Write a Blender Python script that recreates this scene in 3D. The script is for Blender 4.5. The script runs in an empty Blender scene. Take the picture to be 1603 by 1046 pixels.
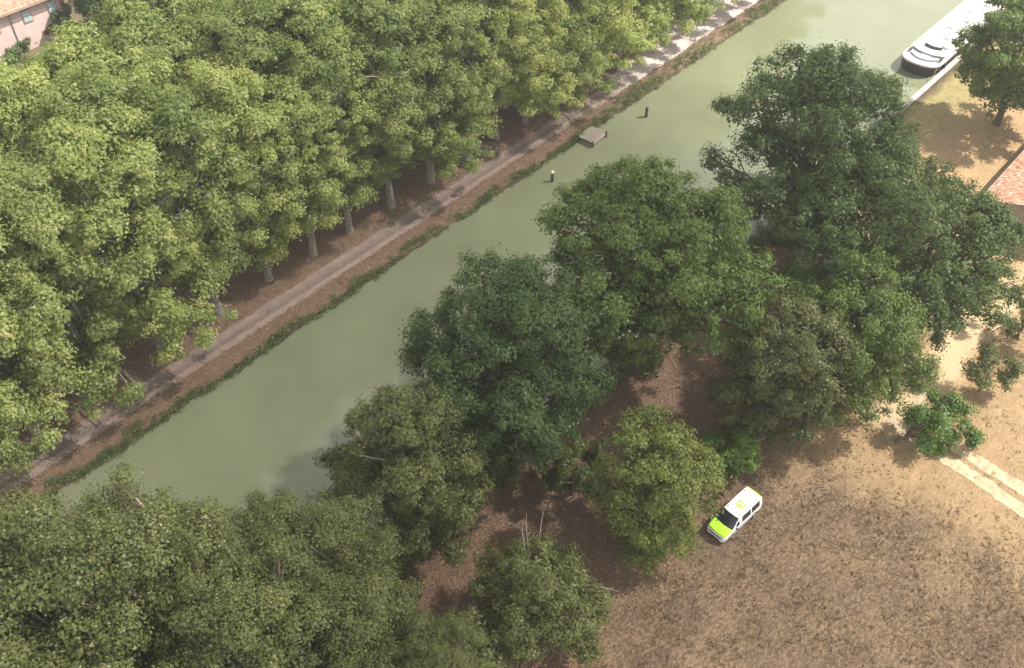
import bpy, math, random
import numpy as np
from mathutils import Vector, Matrix

# ---------------------------------------------------------------- camera, world, sun, exposure
# x runs along the canal, y across it (far bank at y = 0, near bank at y = -24.4), z up, ground at 0
scene = bpy.context.scene
COL = scene.collection
CAM = Vector((-11.69, -57.16, 64.0))
cam_d = bpy.data.cameras.new('camera')
cam_d.sensor_width = 36.0
cam_d.lens = 36.0 * 1500.0 / 1603.0
cam_d.clip_end = 3000.0
cam = bpy.data.objects.new('camera', cam_d)
COL.objects.link(cam)
cam.location = CAM
cam.rotation_euler = (math.radians(90 - 45.7), 0, math.radians(42 - 90))
scene.camera = cam

SUN_AZ, SUN_EL = math.radians(-36), math.radians(52)
SUN_DIR = Vector((math.cos(SUN_AZ) * math.cos(SUN_EL), math.sin(SUN_AZ) * math.cos(SUN_EL), math.sin(SUN_EL)))
world = bpy.data.worlds.new('World')
scene.world = world
world.use_nodes = True
wn = world.node_tree
wn.nodes.clear()
sky = wn.nodes.new('ShaderNodeTexSky')
sky.sky_type = 'NISHITA'
sky.sun_disc = False
sky.sun_elevation = SUN_EL
sky.sun_rotation = math.pi / 2 - SUN_AZ
sky.air_density = 1.0
sky.dust_density = 4.0
sky.ozone_density = 1.0
bg = wn.nodes.new('ShaderNodeBackground')
bg.inputs['Strength'].default_value = 0.08
wo = wn.nodes.new('ShaderNodeOutputWorld')
# hazy summer sky: soft white cloud spread evenly over the blue
wtc = wn.nodes.new('ShaderNodeTexCoord')
wnz = wn.nodes.new('ShaderNodeTexNoise'); wnz.inputs['Scale'].default_value = 2.2; wnz.inputs['Detail'].default_value = 5
wn.links.new(wtc.outputs['Generated'], wnz.inputs['Vector'])
wrp = wn.nodes.new('ShaderNodeValToRGB')
wrp.color_ramp.elements[0].position = 0.36; wrp.color_ramp.elements[0].color = (0.35, 0.35, 0.35, 1)
wrp.color_ramp.elements[1].position = 0.66; wrp.color_ramp.elements[1].color = (0.95, 0.95, 0.95, 1)
wn.links.new(wnz.outputs[0], wrp.inputs[0])
wmx = wn.nodes.new('ShaderNodeMix'); wmx.data_type = 'RGBA'
wn.links.new(wrp.outputs[0], wmx.inputs[0]); wn.links.new(sky.outputs[0], wmx.inputs[6])
wsp = wn.nodes.new('ShaderNodeSeparateXYZ'); wn.links.new(wtc.outputs['Generated'], wsp.inputs[0])
whz = wn.nodes.new('ShaderNodeValToRGB')
for _e, (_p, _c) in zip((whz.color_ramp.elements[0], whz.color_ramp.elements[1]), ((0.0, (1.0, 0.98, 0.95, 1)), (0.85, (0.42, 0.41, 0.385, 1)))):
    _e.position = _p; _e.color = _c
whz.color_ramp.interpolation = 'EASE'
wn.links.new(wsp.outputs[2], whz.inputs[0])
wsc = wn.nodes.new('ShaderNodeVectorMath'); wsc.operation = 'SCALE'; wsc.inputs['Scale'].default_value = 17.0
wn.links.new(whz.outputs[0], wsc.inputs[0]); wn.links.new(wsc.outputs[0], wmx.inputs[7])
wn.links.new(wmx.outputs[2], bg.inputs[0])
wn.links.new(bg.outputs[0], wo.inputs[0])

sun_d = bpy.data.lights.new('sun', 'SUN')
sun_d.energy = 4.6
sun_d.angle = math.radians(0.6)
sun_d.color = (1.0, 0.93, 0.82)
sun = bpy.data.objects.new('sun', sun_d)
COL.objects.link(sun)
sun.rotation_euler = SUN_DIR.to_track_quat('Z', 'Y').to_euler()
sun.location = (0, 0, 200)

vs = scene.view_settings
vs.view_transform = 'Standard'
vs.look = 'None'
vs.exposure = 1.08
vs.gamma = 1.0
vs.use_curve_mapping = False
cy = scene.cycles
cy.max_bounces = 8
cy.diffuse_bounces = 4
cy.transmission_bounces = 4
cy.volume_bounces = 1
cy.transparent_max_bounces = 8

# ---------------------------------------------------------------- helpers
def tag(o, label=None, cat=None, group=None, kind=None):
    if label: o['label'] = label
    if cat: o['category'] = cat
    if group: o['group'] = group
    if kind: o['kind'] = kind
    return o

def empty(name, loc, rz=0.0):
    o = bpy.data.objects.new(name, None)
    COL.objects.link(o)
    o.location = loc
    o.rotation_euler = (0, 0, rz)
    o.empty_display_size = 0.5
    return o

def link(name, me, m=None, parent=None):
    o = bpy.data.objects.new(name, me)
    if m is not None and not me.materials: me.materials.append(m)
    COL.objects.link(o)
    if parent: o.parent = parent
    return o

class MB:
    """collects simple solids into one mesh"""
    def __init__(self): self.v = []; self.f = []
    def add(self, vs, fs):
        b = len(self.v)
        self.v += [tuple(p) for p in vs]
        self.f += [tuple(i + b for i in q) for q in fs]
        return self
    def box(self, c, s, rz=0.0, bev=0.0, M=None):
        cx, cy_, cz = c; sx, sy, sz = (k / 2 for k in s)
        ca, sa = math.cos(rz), math.sin(rz)
        if bev <= 0:
            P = [(x, y, z) for z in (-sz, sz) for (x, y) in ((-sx, -sy), (sx, -sy), (sx, sy), (-sx, sy))]
            F = [(3, 2, 1, 0), (4, 5, 6, 7), (0, 1, 5, 4), (1, 2, 6, 5), (2, 3, 7, 6), (3, 0, 4, 7)]
        else:
            b = min(bev, sx * .9, sy * .9, sz * .9)
            P = []
            for (z, k) in ((-sz, b), (-sz + b, 0), (sz - b, 0), (sz, b)):
                ax, ay = sx - k, sy - k
                P += [(-ax + b * (k == 0), -ay, z), (ax - b * (k == 0), -ay, z), (ax, -ay + b * (k == 0), z), (ax, ay - b * (k == 0), z),
                      (ax - b * (k == 0), ay, z), (-ax + b * (k == 0), ay, z), (-ax, ay - b * (k == 0), z), (-ax, -ay + b * (k == 0), z)]
            F = [tuple(range(7, -1, -1)), tuple(range(24, 32))]
            for r in range(3):
                for i in range(8):
                    j = (i + 1) % 8
                    F.append((r * 8 + i, r * 8 + j, r * 8 + 8 + j, r * 8 + 8 + i))
        P = [(cx + x * ca - y * sa, cy_ + x * sa + y * ca, cz + z) for x, y, z in P]
        if M is not None: P = [tuple(M @ Vector(p)) for p in P]
        return self.add(P, F)
    def tube(self, pts, rads, n=6, cap=True):
        pts = [Vector(p) for p in pts]
        V = []; F = []
        up = Vector((0.31, 0.17, 0.93))
        for i, p in enumerate(pts):
            d = (pts[min(i + 1, len(pts) - 1)] - pts[max(i - 1, 0)]).normalized()
            a = d.cross(up)
            if a.length < 1e-3: a = d.cross(Vector((1, 0, 0)))
            a.normalize(); b = d.cross(a)
            for k in range(n):
                t = 2 * math.pi * k / n
                V.append(p + (a * math.cos(t) + b * math.sin(t)) * rads[i])
        for i in range(len(pts) - 1):
            for k in range(n):
                j = (k + 1) % n
                F.append((i * n + k, i * n + n + k, i * n + n + j, i * n + j))
        if cap:
            F.append(tuple(range(n))); F.append(tuple(reversed(range((len(pts) - 1) * n, len(pts) * n))))
        return self.add(V, F)
    def lathe(self, prof, n=16, c=(0, 0, 0), axis='z'):
        V = []; F = []
        for r, h in prof:
            for k in range(n):
                t = 2 * math.pi * k / n
                x, y = r * math.cos(t), r * math.sin(t)
                p = (x, y, h) if axis == 'z' else (x, h, y) if axis == 'y' else (h, x, y)
                V.append((c[0] + p[0], c[1] + p[1], c[2] + p[2]))
        for i in range(len(prof) - 1):
            for k in range(n):
                j = (k + 1) % n
                F.append((i * n + k, i * n + j, i * n + n + j, i * n + n + k))
        F.append(tuple(reversed(range(n)))); F.append(tuple(range((len(prof) - 1) * n, len(prof) * n)))
        return self.add(V, F)
    def prism(self, poly, z0, z1):
        n = len(poly)
        V = [(x, y, z0) for x, y in poly] + [(x, y, z1) for x, y in poly]
        F = [tuple(reversed(range(n))), tuple(range(n, 2 * n))] + [(i, (i + 1) % n, n + (i + 1) % n, n + i) for i in range(n)]
        return self.add(V, F)
    def mesh(self, name, smooth=False):
        me = bpy.data.meshes.new(name)
        me.from_pydata([tuple(p) for p in self.v], [], self.f)
        if smooth: me.polygons.foreach_set('use_smooth', [True] * len(me.polygons))
        me.update()
        return me
    def build(self, name, m, parent=None, smooth=False):
        return link(name, self.mesh(name, smooth), m, parent)

def np_mesh(name, V, F, tint=None, smooth=False):
    """V (n,3) float, F (m,k) int"""
    me = bpy.data.meshes.new(name)
    V = np.asarray(V, np.float32); F = np.asarray(F, np.int32)
    k = F.shape[1]
    me.vertices.add(len(V)); me.vertices.foreach_set('co', V.ravel())
    me.loops.add(F.size); me.loops.foreach_set('vertex_index', F.ravel())
    me.polygons.add(len(F)); me.polygons.foreach_set('loop_start', np.arange(len(F), dtype=np.int32) * k)
    if smooth: me.polygons.foreach_set('use_smooth', np.ones(len(F), bool))
    if tint is not None:
        a = me.attributes.new('tint', 'FLOAT', 'FACE')
        a.data.foreach_set('value', np.asarray(tint, np.float32))
    me.update(calc_edges=True)
    return me

def unit(a): return a / np.maximum(np.linalg.norm(a, axis=-1, keepdims=True), 1e-6)

def leaf_mesh(name, C, N, size, tint, rng, aspect=0.62, fold=0.12):
    C = np.asarray(C); n = len(C); N = unit(np.asarray(N))
    T = unit(np.cross(N, rng.normal(size=(n, 3))))
    B = np.cross(N, T)
    L = (np.asarray(size) * 0.5)[:, None]
    V = np.empty((n, 4, 3))
    V[:, 0] = C - T * L; V[:, 2] = C + T * L
    V[:, 1] = C + B * L * aspect + N * L * fold; V[:, 3] = C - B * L * aspect + N * L * fold
    return np_mesh(name, V.reshape(-1, 3), np.arange(n * 4).reshape(n, 4), tint)

def leaf_tri(name, C, N, size, tint, rng):
    C = np.asarray(C); n = len(C); N = unit(np.asarray(N))
    T = unit(np.cross(N, rng.normal(size=(n, 3))))
    B = np.cross(N, T)
    L = np.asarray(size)[:, None]
    V = np.empty((n, 3, 3))
    V[:, 0] = C + T * L * 0.55 - N * L * 0.06
    V[:, 1] = C - T * L * 0.40 + B * L * 0.42 + N * L * 0.05
    V[:, 2] = C - T * L * 0.40 - B * L * 0.42
    return np_mesh(name, V.reshape(-1, 3), np.arange(n * 3).reshape(n, 3), tint)

# ---------------------------------------------------------------- materials
def new_mat(name):
    m = bpy.data.materials.new(name); m.use_nodes = True
    nt = m.node_tree; nt.nodes.clear()
    out = nt.nodes.new('ShaderNodeOutputMaterial')
    return m, nt, out

def nd(nt, t, **kw):
    n = nt.nodes.new(t)
    for k, v in kw.items(): setattr(n, k, v)
    return n

def ramp(nt, stops, src=None):
    r = nt.nodes.new('ShaderNodeValToRGB')
    e = r.color_ramp.elements
    while len(e) < len(stops): e.new(0.5)
    for i, (p, c) in enumerate(stops):
        e[i].position = p; e[i].color = (*c, 1) if len(c) == 3 else c
    if src is not None: nt.links.new(src, r.inputs[0])
    return r

def noise(nt, scale, vec=None, detail=4, rough=0.55, dim='3D'):
    n = nt.nodes.new('ShaderNodeTexNoise'); n.noise_dimensions = dim
    n.inputs['Scale'].default_value = scale; n.inputs['Detail'].default_value = detail; n.inputs['Roughness'].default_value = rough
    if vec is not None: nt.links.new(vec, n.inputs['Vector'])
    return n

def mixc(nt, fac, a, b, mode='MIX'):
    m = nt.nodes.new('ShaderNodeMix'); m.data_type = 'RGBA'; m.blend_type = mode
    for s, v in ((m.inputs[0], fac), (m.inputs[6], a), (m.inputs[7], b)):
        if hasattr(v, 'is_output') or isinstance(v, bpy.types.NodeSocket): nt.links.new(v, s)
        elif isinstance(v, (int, float)): s.default_value = v
        else: s.default_value = (*v, 1)
    return m.outputs[2]

def math_n(nt, op, a, b=None, clamp=False):
    m = nt.nodes.new('ShaderNodeMath'); m.operation = op; m.use_clamp = clamp
    for s, v in zip(m.inputs, (a, b)):
        if v is None: continue
        if isinstance(v, bpy.types.NodeSocket): nt.links.new(v, s)
        else: s.default_value = v
    return m.outputs[0]

def principled(name, col, rough=0.6, metal=0.0, var=0.12, scale=6.0, spec=0.5, bump=0.0, coat=0.0, dirt=None):
    """a colour with fine mottling"""
    m, nt, out = new_mat(name)
    p = nd(nt, 'ShaderNodeBsdfPrincipled')
    tc = nd(nt, 'ShaderNodeTexCoord')
    nz = noise(nt, scale, tc.outputs['Object'], 6, 0.6)
    lo = tuple(c * (1 - var) for c in col); hi = tuple(min(1, c * (1 + var)) for c in col)
    r = ramp(nt, [(0.3, lo), (0.7, hi)], nz.outputs[0])
    c = r.outputs[0]
    if dirt:
        n2 = noise(nt, scale * 0.35, tc.outputs['Object'], 5, 0.7)
        f = ramp(nt, [(0.5, (0, 0, 0)), (0.75, (dirt[3],) * 3)], n2.outputs[0])
        c = mixc(nt, f.outputs[0], c, dirt[:3])
    nt.links.new(c, p.inputs['Base Color'])
    p.inputs['Roughness'].default_value = rough; p.inputs['Metallic'].default_value = metal
    p.inputs['Specular IOR Level'].default_value = spec
    if coat: p.inputs['Coat Weight'].default_value = coat
    if bump:
        b = nd(nt, 'ShaderNodeBump'); b.inputs['Strength'].default_value = bump; b.inputs['Distance'].default_value = 0.03
        nt.links.new(nz.outputs[0], b.inputs['Height']); nt.links.new(b.outputs[0], p.inputs['Normal'])
    nt.links.new(p.outputs[0], out.inputs[0])
    return m

def leaf_mat(name, stops, trans=0.3, tcol=1.25, var=0.16, gloss=0.025):
    """leaf colour from the per-leaf tint, a little different from tree to tree"""
    m, nt, out = new_mat(name)
    at = nd(nt, 'ShaderNodeAttribute'); at.attribute_name = 'tint'
    r = ramp(nt, stops, at.outputs['Fac'])
    oi = nd(nt, 'ShaderNodeObjectInfo')
    hs = nd(nt, 'ShaderNodeHueSaturation')
    v = math_n(nt, 'MULTIPLY_ADD', oi.outputs['Random'], var * 2); nt.nodes[-1].inputs[2].default_value = 1 - var
    h = math_n(nt, 'MULTIPLY_ADD', oi.outputs['Random'], -0.02); nt.nodes[-1].inputs[2].default_value = 0.51
    nt.links.new(v, hs.inputs['Value']); nt.links.new(h, hs.inputs['Hue']); nt.links.new(r.outputs[0], hs.inputs['Color'])
    d = nd(nt, 'ShaderNodeBsdfDiffuse'); nt.links.new(hs.outputs[0], d.inputs[0])
    t = nd(nt, 'ShaderNodeBsdfTranslucent')
    tc = mixc(nt, 1.0, hs.outputs[0], (tcol, tcol * 1.04, tcol * 0.75), 'MULTIPLY')
    nt.links.new(tc, t.inputs[0])
    ms = nd(nt, 'ShaderNodeMixShader'); ms.inputs[0].default_value = trans
    nt.links.new(d.outputs[0], ms.inputs[1]); nt.links.new(t.outputs[0], ms.inputs[2])
    g = nd(nt, 'ShaderNodeBsdfGlossy'); g.inputs['Roughness'].default_value = 0.45
    m2 = nd(nt, 'ShaderNodeMixShader'); m2.inputs[0].default_value = gloss
    nt.links.new(ms.outputs[0], m2.inputs[1]); nt.links.new(g.outputs[0], m2.inputs[2])
    nt.links.new(m2.outputs[0], out.inputs[0])
    return m

M = {}
M['plane_leaf'] = leaf_mat('plane_leaf', [(0.0, (0.150, 0.210, 0.064)), (0.40, (0.285, 0.350, 0.112)), (0.75, (0.410, 0.450, 0.155)), (1.0, (0.46, 0.39, 0.17))], 0.46, var=0.18)
M['dark_leaf'] = leaf_mat('dark_leaf', [(0.0, (0.040, 0.072, 0.018)), (0.5, (0.074, 0.120, 0.031)), (0.9, (0.112, 0.162, 0.046)), (1.0, (0.14, 0.16, 0.055))], 0.31)
M['mid_leaf'] = leaf_mat('mid_leaf', [(0.0, (0.052, 0.092, 0.017)), (0.5, (0.098, 0.156, 0.032)), (0.9, (0.146, 0.205, 0.048)), (1.0, (0.19, 0.20, 0.06))], 0.35)
M['olive_leaf'] = leaf_mat('olive_leaf', [(0.0, (0.056, 0.076, 0.021)), (0.5, (0.112, 0.136, 0.039)), (0.9, (0.165, 0.185, 0.058)), (1.0, (0.22, 0.16, 0.08))], 0.32)
M['brown_olive_leaf'] = leaf_mat('brown_olive_leaf', [(0.0, (0.052, 0.070, 0.022)), (0.5, (0.098, 0.116, 0.036)), (0.9, (0.150, 0.155, 0.055)), (1.0, (0.24, 0.15, 0.075))], 0.26)
M['yellow_leaf'] = leaf_mat('yellow_leaf', [(0.0, (0.070, 0.105, 0.020)), (0.45, (0.150, 0.185, 0.040)), (0.8, (0.250, 0.265, 0.065)), (1.0, (0.33, 0.30, 0.09))], 0.36)
M['bright_leaf'] = leaf_mat('bright_leaf', [(0.0, (0.055, 0.115, 0.018)), (0.5, (0.110, 0.195, 0.032)), (1.0, (0.18, 0.26, 0.05))], 0.38)
M['plane_bark'] = principled('plane_bark', (0.26, 0.245, 0.20), 0.9, var=0.45, scale=2.6, bump=0.4, dirt=(0.10, 0.095, 0.07, 0.9))
M['bark'] = principled('bark', (0.13, 0.10, 0.075), 0.95, var=0.3, scale=3, bump=0.4)
M['dead_wood'] = principled('dead_wood', (0.34, 0.27, 0.22), 0.9, var=0.25, scale=4)
M['red_dead_wood'] = principled('red_dead_wood', (0.24, 0.13, 0.095), 0.9, var=0.25, scale=4)
M['pale_dead_wood'] = principled('pale_dead_wood', (0.52, 0.44, 0.36), 0.9, var=0.2, scale=4)

# ---------------------------------------------------------------- the ground
rs = np.random.default_rng(7)
WATER_Z = -0.45
def smooth01(a): a = np.clip(a, 0, 1); return a * a * (3 - 2 * a)

def vnoise(x, y, seed=0):
    """cheap smooth value noise"""
    xi = np.floor(x).astype(np.int64); yi = np.floor(y).astype(np.int64)
    fx = smooth01(x - xi); fy = smooth01(y - yi)
    def h(a, b):
        k = (a * 374761393 + b * 668265263 + seed * 974711) & 0x7fffffff
        k = ((k ^ (k >> 13)) * 1274126177) & 0x7fffffff
        return ((k ^ (k >> 16)) & 0xffff) / 65535.0
    return (h(xi, yi) * (1 - fx) + h(xi + 1, yi) * fx) * (1 - fy) + (h(xi, yi + 1) * (1 - fx) + h(xi + 1, yi + 1) * fx) * fy

def ground_z(x, y):
    x = np.asarray(x, float); y = np.asarray(y, float)
    e0 = 0.45 * (vnoise(x * 0.55, y * 0 + 3.3, 1) - 0.5) + 0.22 * (vnoise(x * 3.1, y * 0 + 1.3, 2) - 0.5)
    e1 = 0.5 * (vnoise(x * 0.6, y * 0 + 7.3, 3) - 0.5)
    far = smooth01((y - e0 + 0.25) / 1.0)
    near = smooth01((-24.55 + e1 - y) / 1.3)
    near = np.where(x > 93, smooth01((-24.75 - y) / 0.1), near)
    land = np.maximum(far, near)
    z = -1.5 * (1 - land)
    flat = (y > 2.4) & (y < 5.4)
    amp = np.where(y > 0, 0.10, 0.16) * land * np.where(flat, 0.25, 1)
    z += amp * (vnoise(x * 0.7, y * 0.7, 5) - 0.5) + amp * 0.5 * (vnoise(x * 2.3, y * 2.3, 6) - 0.5)
    # the towpath lies slightly sunken between its verges
    z -= 0.06 * smooth01((y - 2.2) / 0.7) * smooth01((5.6 - y) / 0.7)
    return z

gx = np.concatenate([np.linspace(-900, -40, 12), np.arange(-35, 145, 0.55), np.linspace(150, 1200, 14)])
gy = np.concatenate([np.linspace(-900, -74, 10), np.arange(-70, -26, 0.5), np.arange(-26, -23, 0.25), np.arange(-22.5, -1.5, 1.5), np.arange(-1.0, 7, 0.25), np.arange(7.2, 82, 1.2), np.linspace(90, 1200, 14)])
GX, GY = np.meshgrid(gx, gy, indexing='ij')
GZ = ground_z(GX, GY)
nxg, nyg = GX.shape
I = np.arange(nxg * nyg).reshape(nxg, nyg)
F = np.stack([I[:-1, :-1], I[1:, :-1], I[1:, 1:], I[:-1, 1:]], -1).reshape(-1, 4)
me = np_mesh('ground', np.stack([GX, GY, GZ], -1).reshape(-1, 3), F, smooth=True)

def ground_mat():
    m, nt, out = new_mat('ground')
    p = nd(nt, 'ShaderNodeBsdfPrincipled'); p.inputs['Roughness'].default_value = 0.95; p.inputs['Specular IOR Level'].default_value = 0.15
    tc = nd(nt, 'ShaderNodeTexCoord'); P = tc.outputs['Object']
    sp = nd(nt, 'ShaderNodeSeparateXYZ'); nt.links.new(P, sp.inputs[0])
    x, y = sp.outputs[0], sp.outputs[1]
    nb = noise(nt, 0.22, P, 5, 0.6); nm = noise(nt, 1.3, P, 6, 0.65); nf = noise(nt, 7.0, P, 5, 0.7); nff = noise(nt, 22.0, P, 3, 0.7)
    def step(v, a, b, wob=0.0):
        """0 below a, 1 above b, the edge wandering with the noise"""
        if wob:
            v = math_n(nt, 'ADD', v, math_n(nt, 'MULTIPLY', math_n(nt, 'SUBTRACT', nb.outputs[0], 0.5), wob))
            v = math_n(nt, 'ADD', v, math_n(nt, 'MULTIPLY', math_n(nt, 'SUBTRACT', nm.outputs[0], 0.5), wob * 0.6))
        mr = nd(nt, 'ShaderNodeMapRange'); mr.interpolation_type = 'SMOOTHSTEP'
        nt.links.new(v, mr.inputs[0]); mr.inputs[1].default_value = a; mr.inputs[2].default_value = b
        return mr.outputs[0]
    mp_ = nd(nt, 'ShaderNodeMapping'); nt.links.new(P, mp_.inputs[0]); mp_.inputs['Rotation'].default_value = (0, 0, 0.5); mp_.inputs['Scale'].default_value = (1.0, 1.7, 1.0)
    nt1 = noise(nt, 3.0, mp_.outputs[0], 5, 0.72); nt2 = noise(nt, 0.85, mp_.outputs[0], 4, 0.65)
    litter = ramp(nt, [(0.30, (0.070, 0.046, 0.033)), (0.45, (0.150, 0.098, 0.070)), (0.58, (0.245, 0.162, 0.117)), (0.70, (0.36, 0.25, 0.185))], nf.outputs[0])
    litter = mixc(nt, 0.35, litter.outputs[0], ramp(nt, [(0.35, (0.095, 0.064, 0.046)), (0.65, (0.25, 0.168, 0.122))], nm.outputs[0]).outputs[0])
    field = ramp(nt, [(0.37, (0.032, 0.023, 0.017)), (0.45, (0.088, 0.060, 0.040)), (0.52, (0.185, 0.124, 0.080)), (0.61, (0.39, 0.275, 0.180))], nt1.outputs[0])
    field = mixc(nt, 0.32, field.outputs[0], ramp(nt, [(0.38, (0.050, 0.036, 0.026)), (0.60, (0.26, 0.180, 0.116))], nt2.outputs[0]).outputs[0])
    field = mixc(nt, 0.34, field, ramp(nt, [(0.38, (0.064, 0.047, 0.036)), (0.62, (0.31, 0.215, 0.128))], nb.outputs[0]).outputs[0])
    sand = mixc(nt, 0.5, ramp(nt, [(0.35, (0.28, 0.190, 0.098)), (0.65, (0.45, 0.315, 0.172))], nt2.outputs[0]).outputs[0], ramp(nt, [(0.35, (0.20, 0.135, 0.072)), (0.65, (0.49, 0.345, 0.195))], nt1.outputs[0]).outputs[0])
    grass = mixc(nt, 0.5, ramp(nt, [(0.3, (0.14, 0.13, 0.05)), (0.7, (0.34, 0.29, 0.12))], nf.outputs[0]).outputs[0], ramp(nt, [(0.35, (0.16, 0.17, 0.05)), (0.65, (0.45, 0.33, 0.19))], nm.outputs[0]).outputs[0])
    earth = ramp(nt, [(0.3, (0.035, 0.028, 0.018)), (0.7, (0.10, 0.075, 0.05))], nm.outputs[0]).outputs[0]
    # field to the south: leaf litter from the bank to y = -38, dry grass beyond, sandy ground in the east
    c = litter
    tofield = math_n(nt, 'MULTIPLY', step(math_n(nt, 'MULTIPLY', y, -1.0), 37.5, 41.5, 5.0), 1.0)
    c = mixc(nt, tofield, c, field)
    # along the line from the van towards the track the ground gets sandy
    d = math_n(nt, 'ADD', math_n(nt, 'MULTIPLY', x, 1.0), math_n(nt, 'MULTIPLY', math_n(nt, 'ADD', y, 50.0), 0.22))
    sandy = math_n(nt, 'MULTIPLY', step(d, 38.0, 45.0, 7.0), step(math_n(nt, 'MULTIPLY', y, -1.0), 40.0, 43.5, 3.0))
    c = mixc(nt, math_n(nt, 'MULTIPLY', sandy, 0.85), c, sand)
    worn = math_n(nt, 'SUBTRACT', 1.0, step(math_n(nt, 'ABSOLUTE', math_n(nt, 'ADD', y, 46.8)), 1.0, 2.8, 2.2))
    worn = math_n(nt, 'MULTIPLY', worn, step(x, 46.0, 49.0, 2.0))
    c = mixc(nt, math_n(nt, 'MULTIPLY', worn, 0.85), c, (0.64, 0.49, 0.31))
    lawn = math_n(nt, 'MULTIPLY', step(x, 66.0, 78.0, 6.0), step(math_n(nt, 'MULTIPLY', y, -1.0), 20.0, 22.0))
    c = mixc(nt, lawn, c, mixc(nt, step(math_n(nt, 'MULTIPLY', y, -1.0), 27.5, 33.0, 6.0), grass, sand))
    # banks: dark earth and roots by the water
    wet = math_n(nt, 'MULTIPLY', step(y, -27.0, -25.4, 1.5), math_n(nt, 'SUBTRACT', 1.0, step(y, 0.4, 0.9, 0.8)))
    c = mixc(nt, wet, c, earth)
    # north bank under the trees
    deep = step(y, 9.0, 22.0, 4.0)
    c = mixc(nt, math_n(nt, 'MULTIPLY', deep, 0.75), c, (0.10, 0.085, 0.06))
    c = mixc(nt, 0.16, c, ramp(nt, [(0.3, (0.045, 0.032, 0.022)), (0.7, (0.29, 0.215, 0.14))], nff.outputs[0]).outputs[0])
    nt.links.new(c, p.inputs['Base Color'])
    b = nd(nt, 'ShaderNodeBump'); b.inputs['Strength'].default_value = 0.8; b.inputs['Distance'].default_value = 0.12
    nt.links.new(nf.outputs[0], b.inputs['Height']); nt.links.new(b.outputs[0], p.inputs['Normal'])
    nt.links.new(p.outputs[0], out.inputs[0])
    return m
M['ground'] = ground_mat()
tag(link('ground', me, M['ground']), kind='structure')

def strip(name, xs, rows, m, lift, kind='structure'):
    """a sheet over the ground: rows(x) gives the y values of one cross line"""
    P = np.array([[(x, yy) for yy in rows(x)] for x in xs])
    z = ground_z(P[..., 0], P[..., 1]) + lift
    a, b = P.shape[:2]
    I = np.arange(a * b).reshape(a, b)
    Fq = np.stack([I[:-1, :-1], I[1:, :-1], I[1:, 1:], I[:-1, 1:]], -1).reshape(-1, 4)
    o = link(name, np_mesh(name, np.dstack([P, z]).reshape(-1, 3), Fq, smooth=True), m)
    return tag(o, kind=kind)

def path_mat():
    m, nt, out = new_mat('towpath')
    p = nd(nt, 'ShaderNodeBsdfPrincipled'); p.inputs['Roughness'].default_value = 0.95; p.inputs['Specular IOR Level'].default_value = 0.15
    tc = nd(nt, 'ShaderNodeTexCoord'); P = tc.outputs['Object']
    sp = nd(nt, 'ShaderNodeSeparateXYZ'); nt.links.new(P, sp.inputs[0])
    n1 = noise(nt, 1.0, P, 6, 0.65); n2 = noise(nt, 8.0, P, 5, 0.7); n3 = noise(nt, 0.25, P, 3)
    base = ramp(nt, [(0.3, (0.205, 0.155, 0.135)), (0.7, (0.335, 0.260, 0.228))], n2.outputs[0]).outputs[0]
    base = mixc(nt, 0.4, base, ramp(nt, [(0.35, (0.185, 0.140, 0.122)), (0.65, (0.36, 0.28, 0.245))], n1.outputs[0]).outputs[0])
    # the wheel track on the water side is worn pale, the middle keeps dark gravel and litter
    yy = math_n(nt, 'ADD', sp.outputs[1], math_n(nt, 'MULTIPLY', math_n(nt, 'SUBTRACT', n1.outputs[0], 0.5), 0.5))
    yr = nd(nt, 'ShaderNodeMapRange'); nt.links.new(yy, yr.inputs[0]); yr.inputs[1].default_value = 2.6; yr.inputs[2].default_value = 5.1
    f = ramp(nt, [(0.0, (0.5,) * 3), (0.08, (0.05,) * 3), (0.30, (0.0,) * 3), (0.42, (0.95,) * 3), (0.62, (0.5,) * 3), (0.80, (0.12,) * 3), (0.95, (0.3,) * 3), (1.0, (0.8,) * 3)], yr.outputs[0])
    f2 = ramp(nt, [(0.40, (0.15,) * 3), (0.60, (1.0,) * 3)], n2.outputs[0])
    c = mixc(nt, math_n(nt, 'MULTIPLY', f.outputs[0], f2.outputs[0]), base, (0.085, 0.066, 0.058))
    # surface gets paler towards the east
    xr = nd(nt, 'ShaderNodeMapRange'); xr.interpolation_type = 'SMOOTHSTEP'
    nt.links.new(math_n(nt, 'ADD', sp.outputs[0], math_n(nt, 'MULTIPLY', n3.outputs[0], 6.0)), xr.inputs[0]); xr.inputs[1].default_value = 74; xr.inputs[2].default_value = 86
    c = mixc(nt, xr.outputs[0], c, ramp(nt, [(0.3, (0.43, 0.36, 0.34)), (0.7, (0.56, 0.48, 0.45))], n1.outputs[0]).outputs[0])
    nt.links.new(c, p.inputs['Base Color'])
    b = nd(nt, 'ShaderNodeBump'); b.inputs['Strength'].default_value = 0.5; b.inputs['Distance'].default_value = 0.04
    nt.links.new(n2.outputs[0], b.inputs['Height']); nt.links.new(b.outputs[0], p.inputs['Normal'])
    nt.links.new(p.outputs[0], out.inputs[0])
    return m
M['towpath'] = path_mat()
def towrows(x):
    w = 0 if x < 72 else min(3.0, (x - 72) * 0.14)
    a = 2.75 + 0.3 * (float(vnoise(np.array(x * 0.5), np.array(0.0), 11)) - 0.5) + 0.18 * (float(vnoise(np.array(x * 2.0), np.array(0.0), 12)) - 0.5)
    b = 5.0 + w + 0.35 * (float(vnoise(np.array(x * 0.5), np.array(0.0), 13)) - 0.5) + 0.25 * (float(vnoise(np.array(x * 2.0), np.array(0.0), 14)) - 0.5)
    return [a + (b - a) * t for t in np.linspace(0, 1, 10)]
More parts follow.
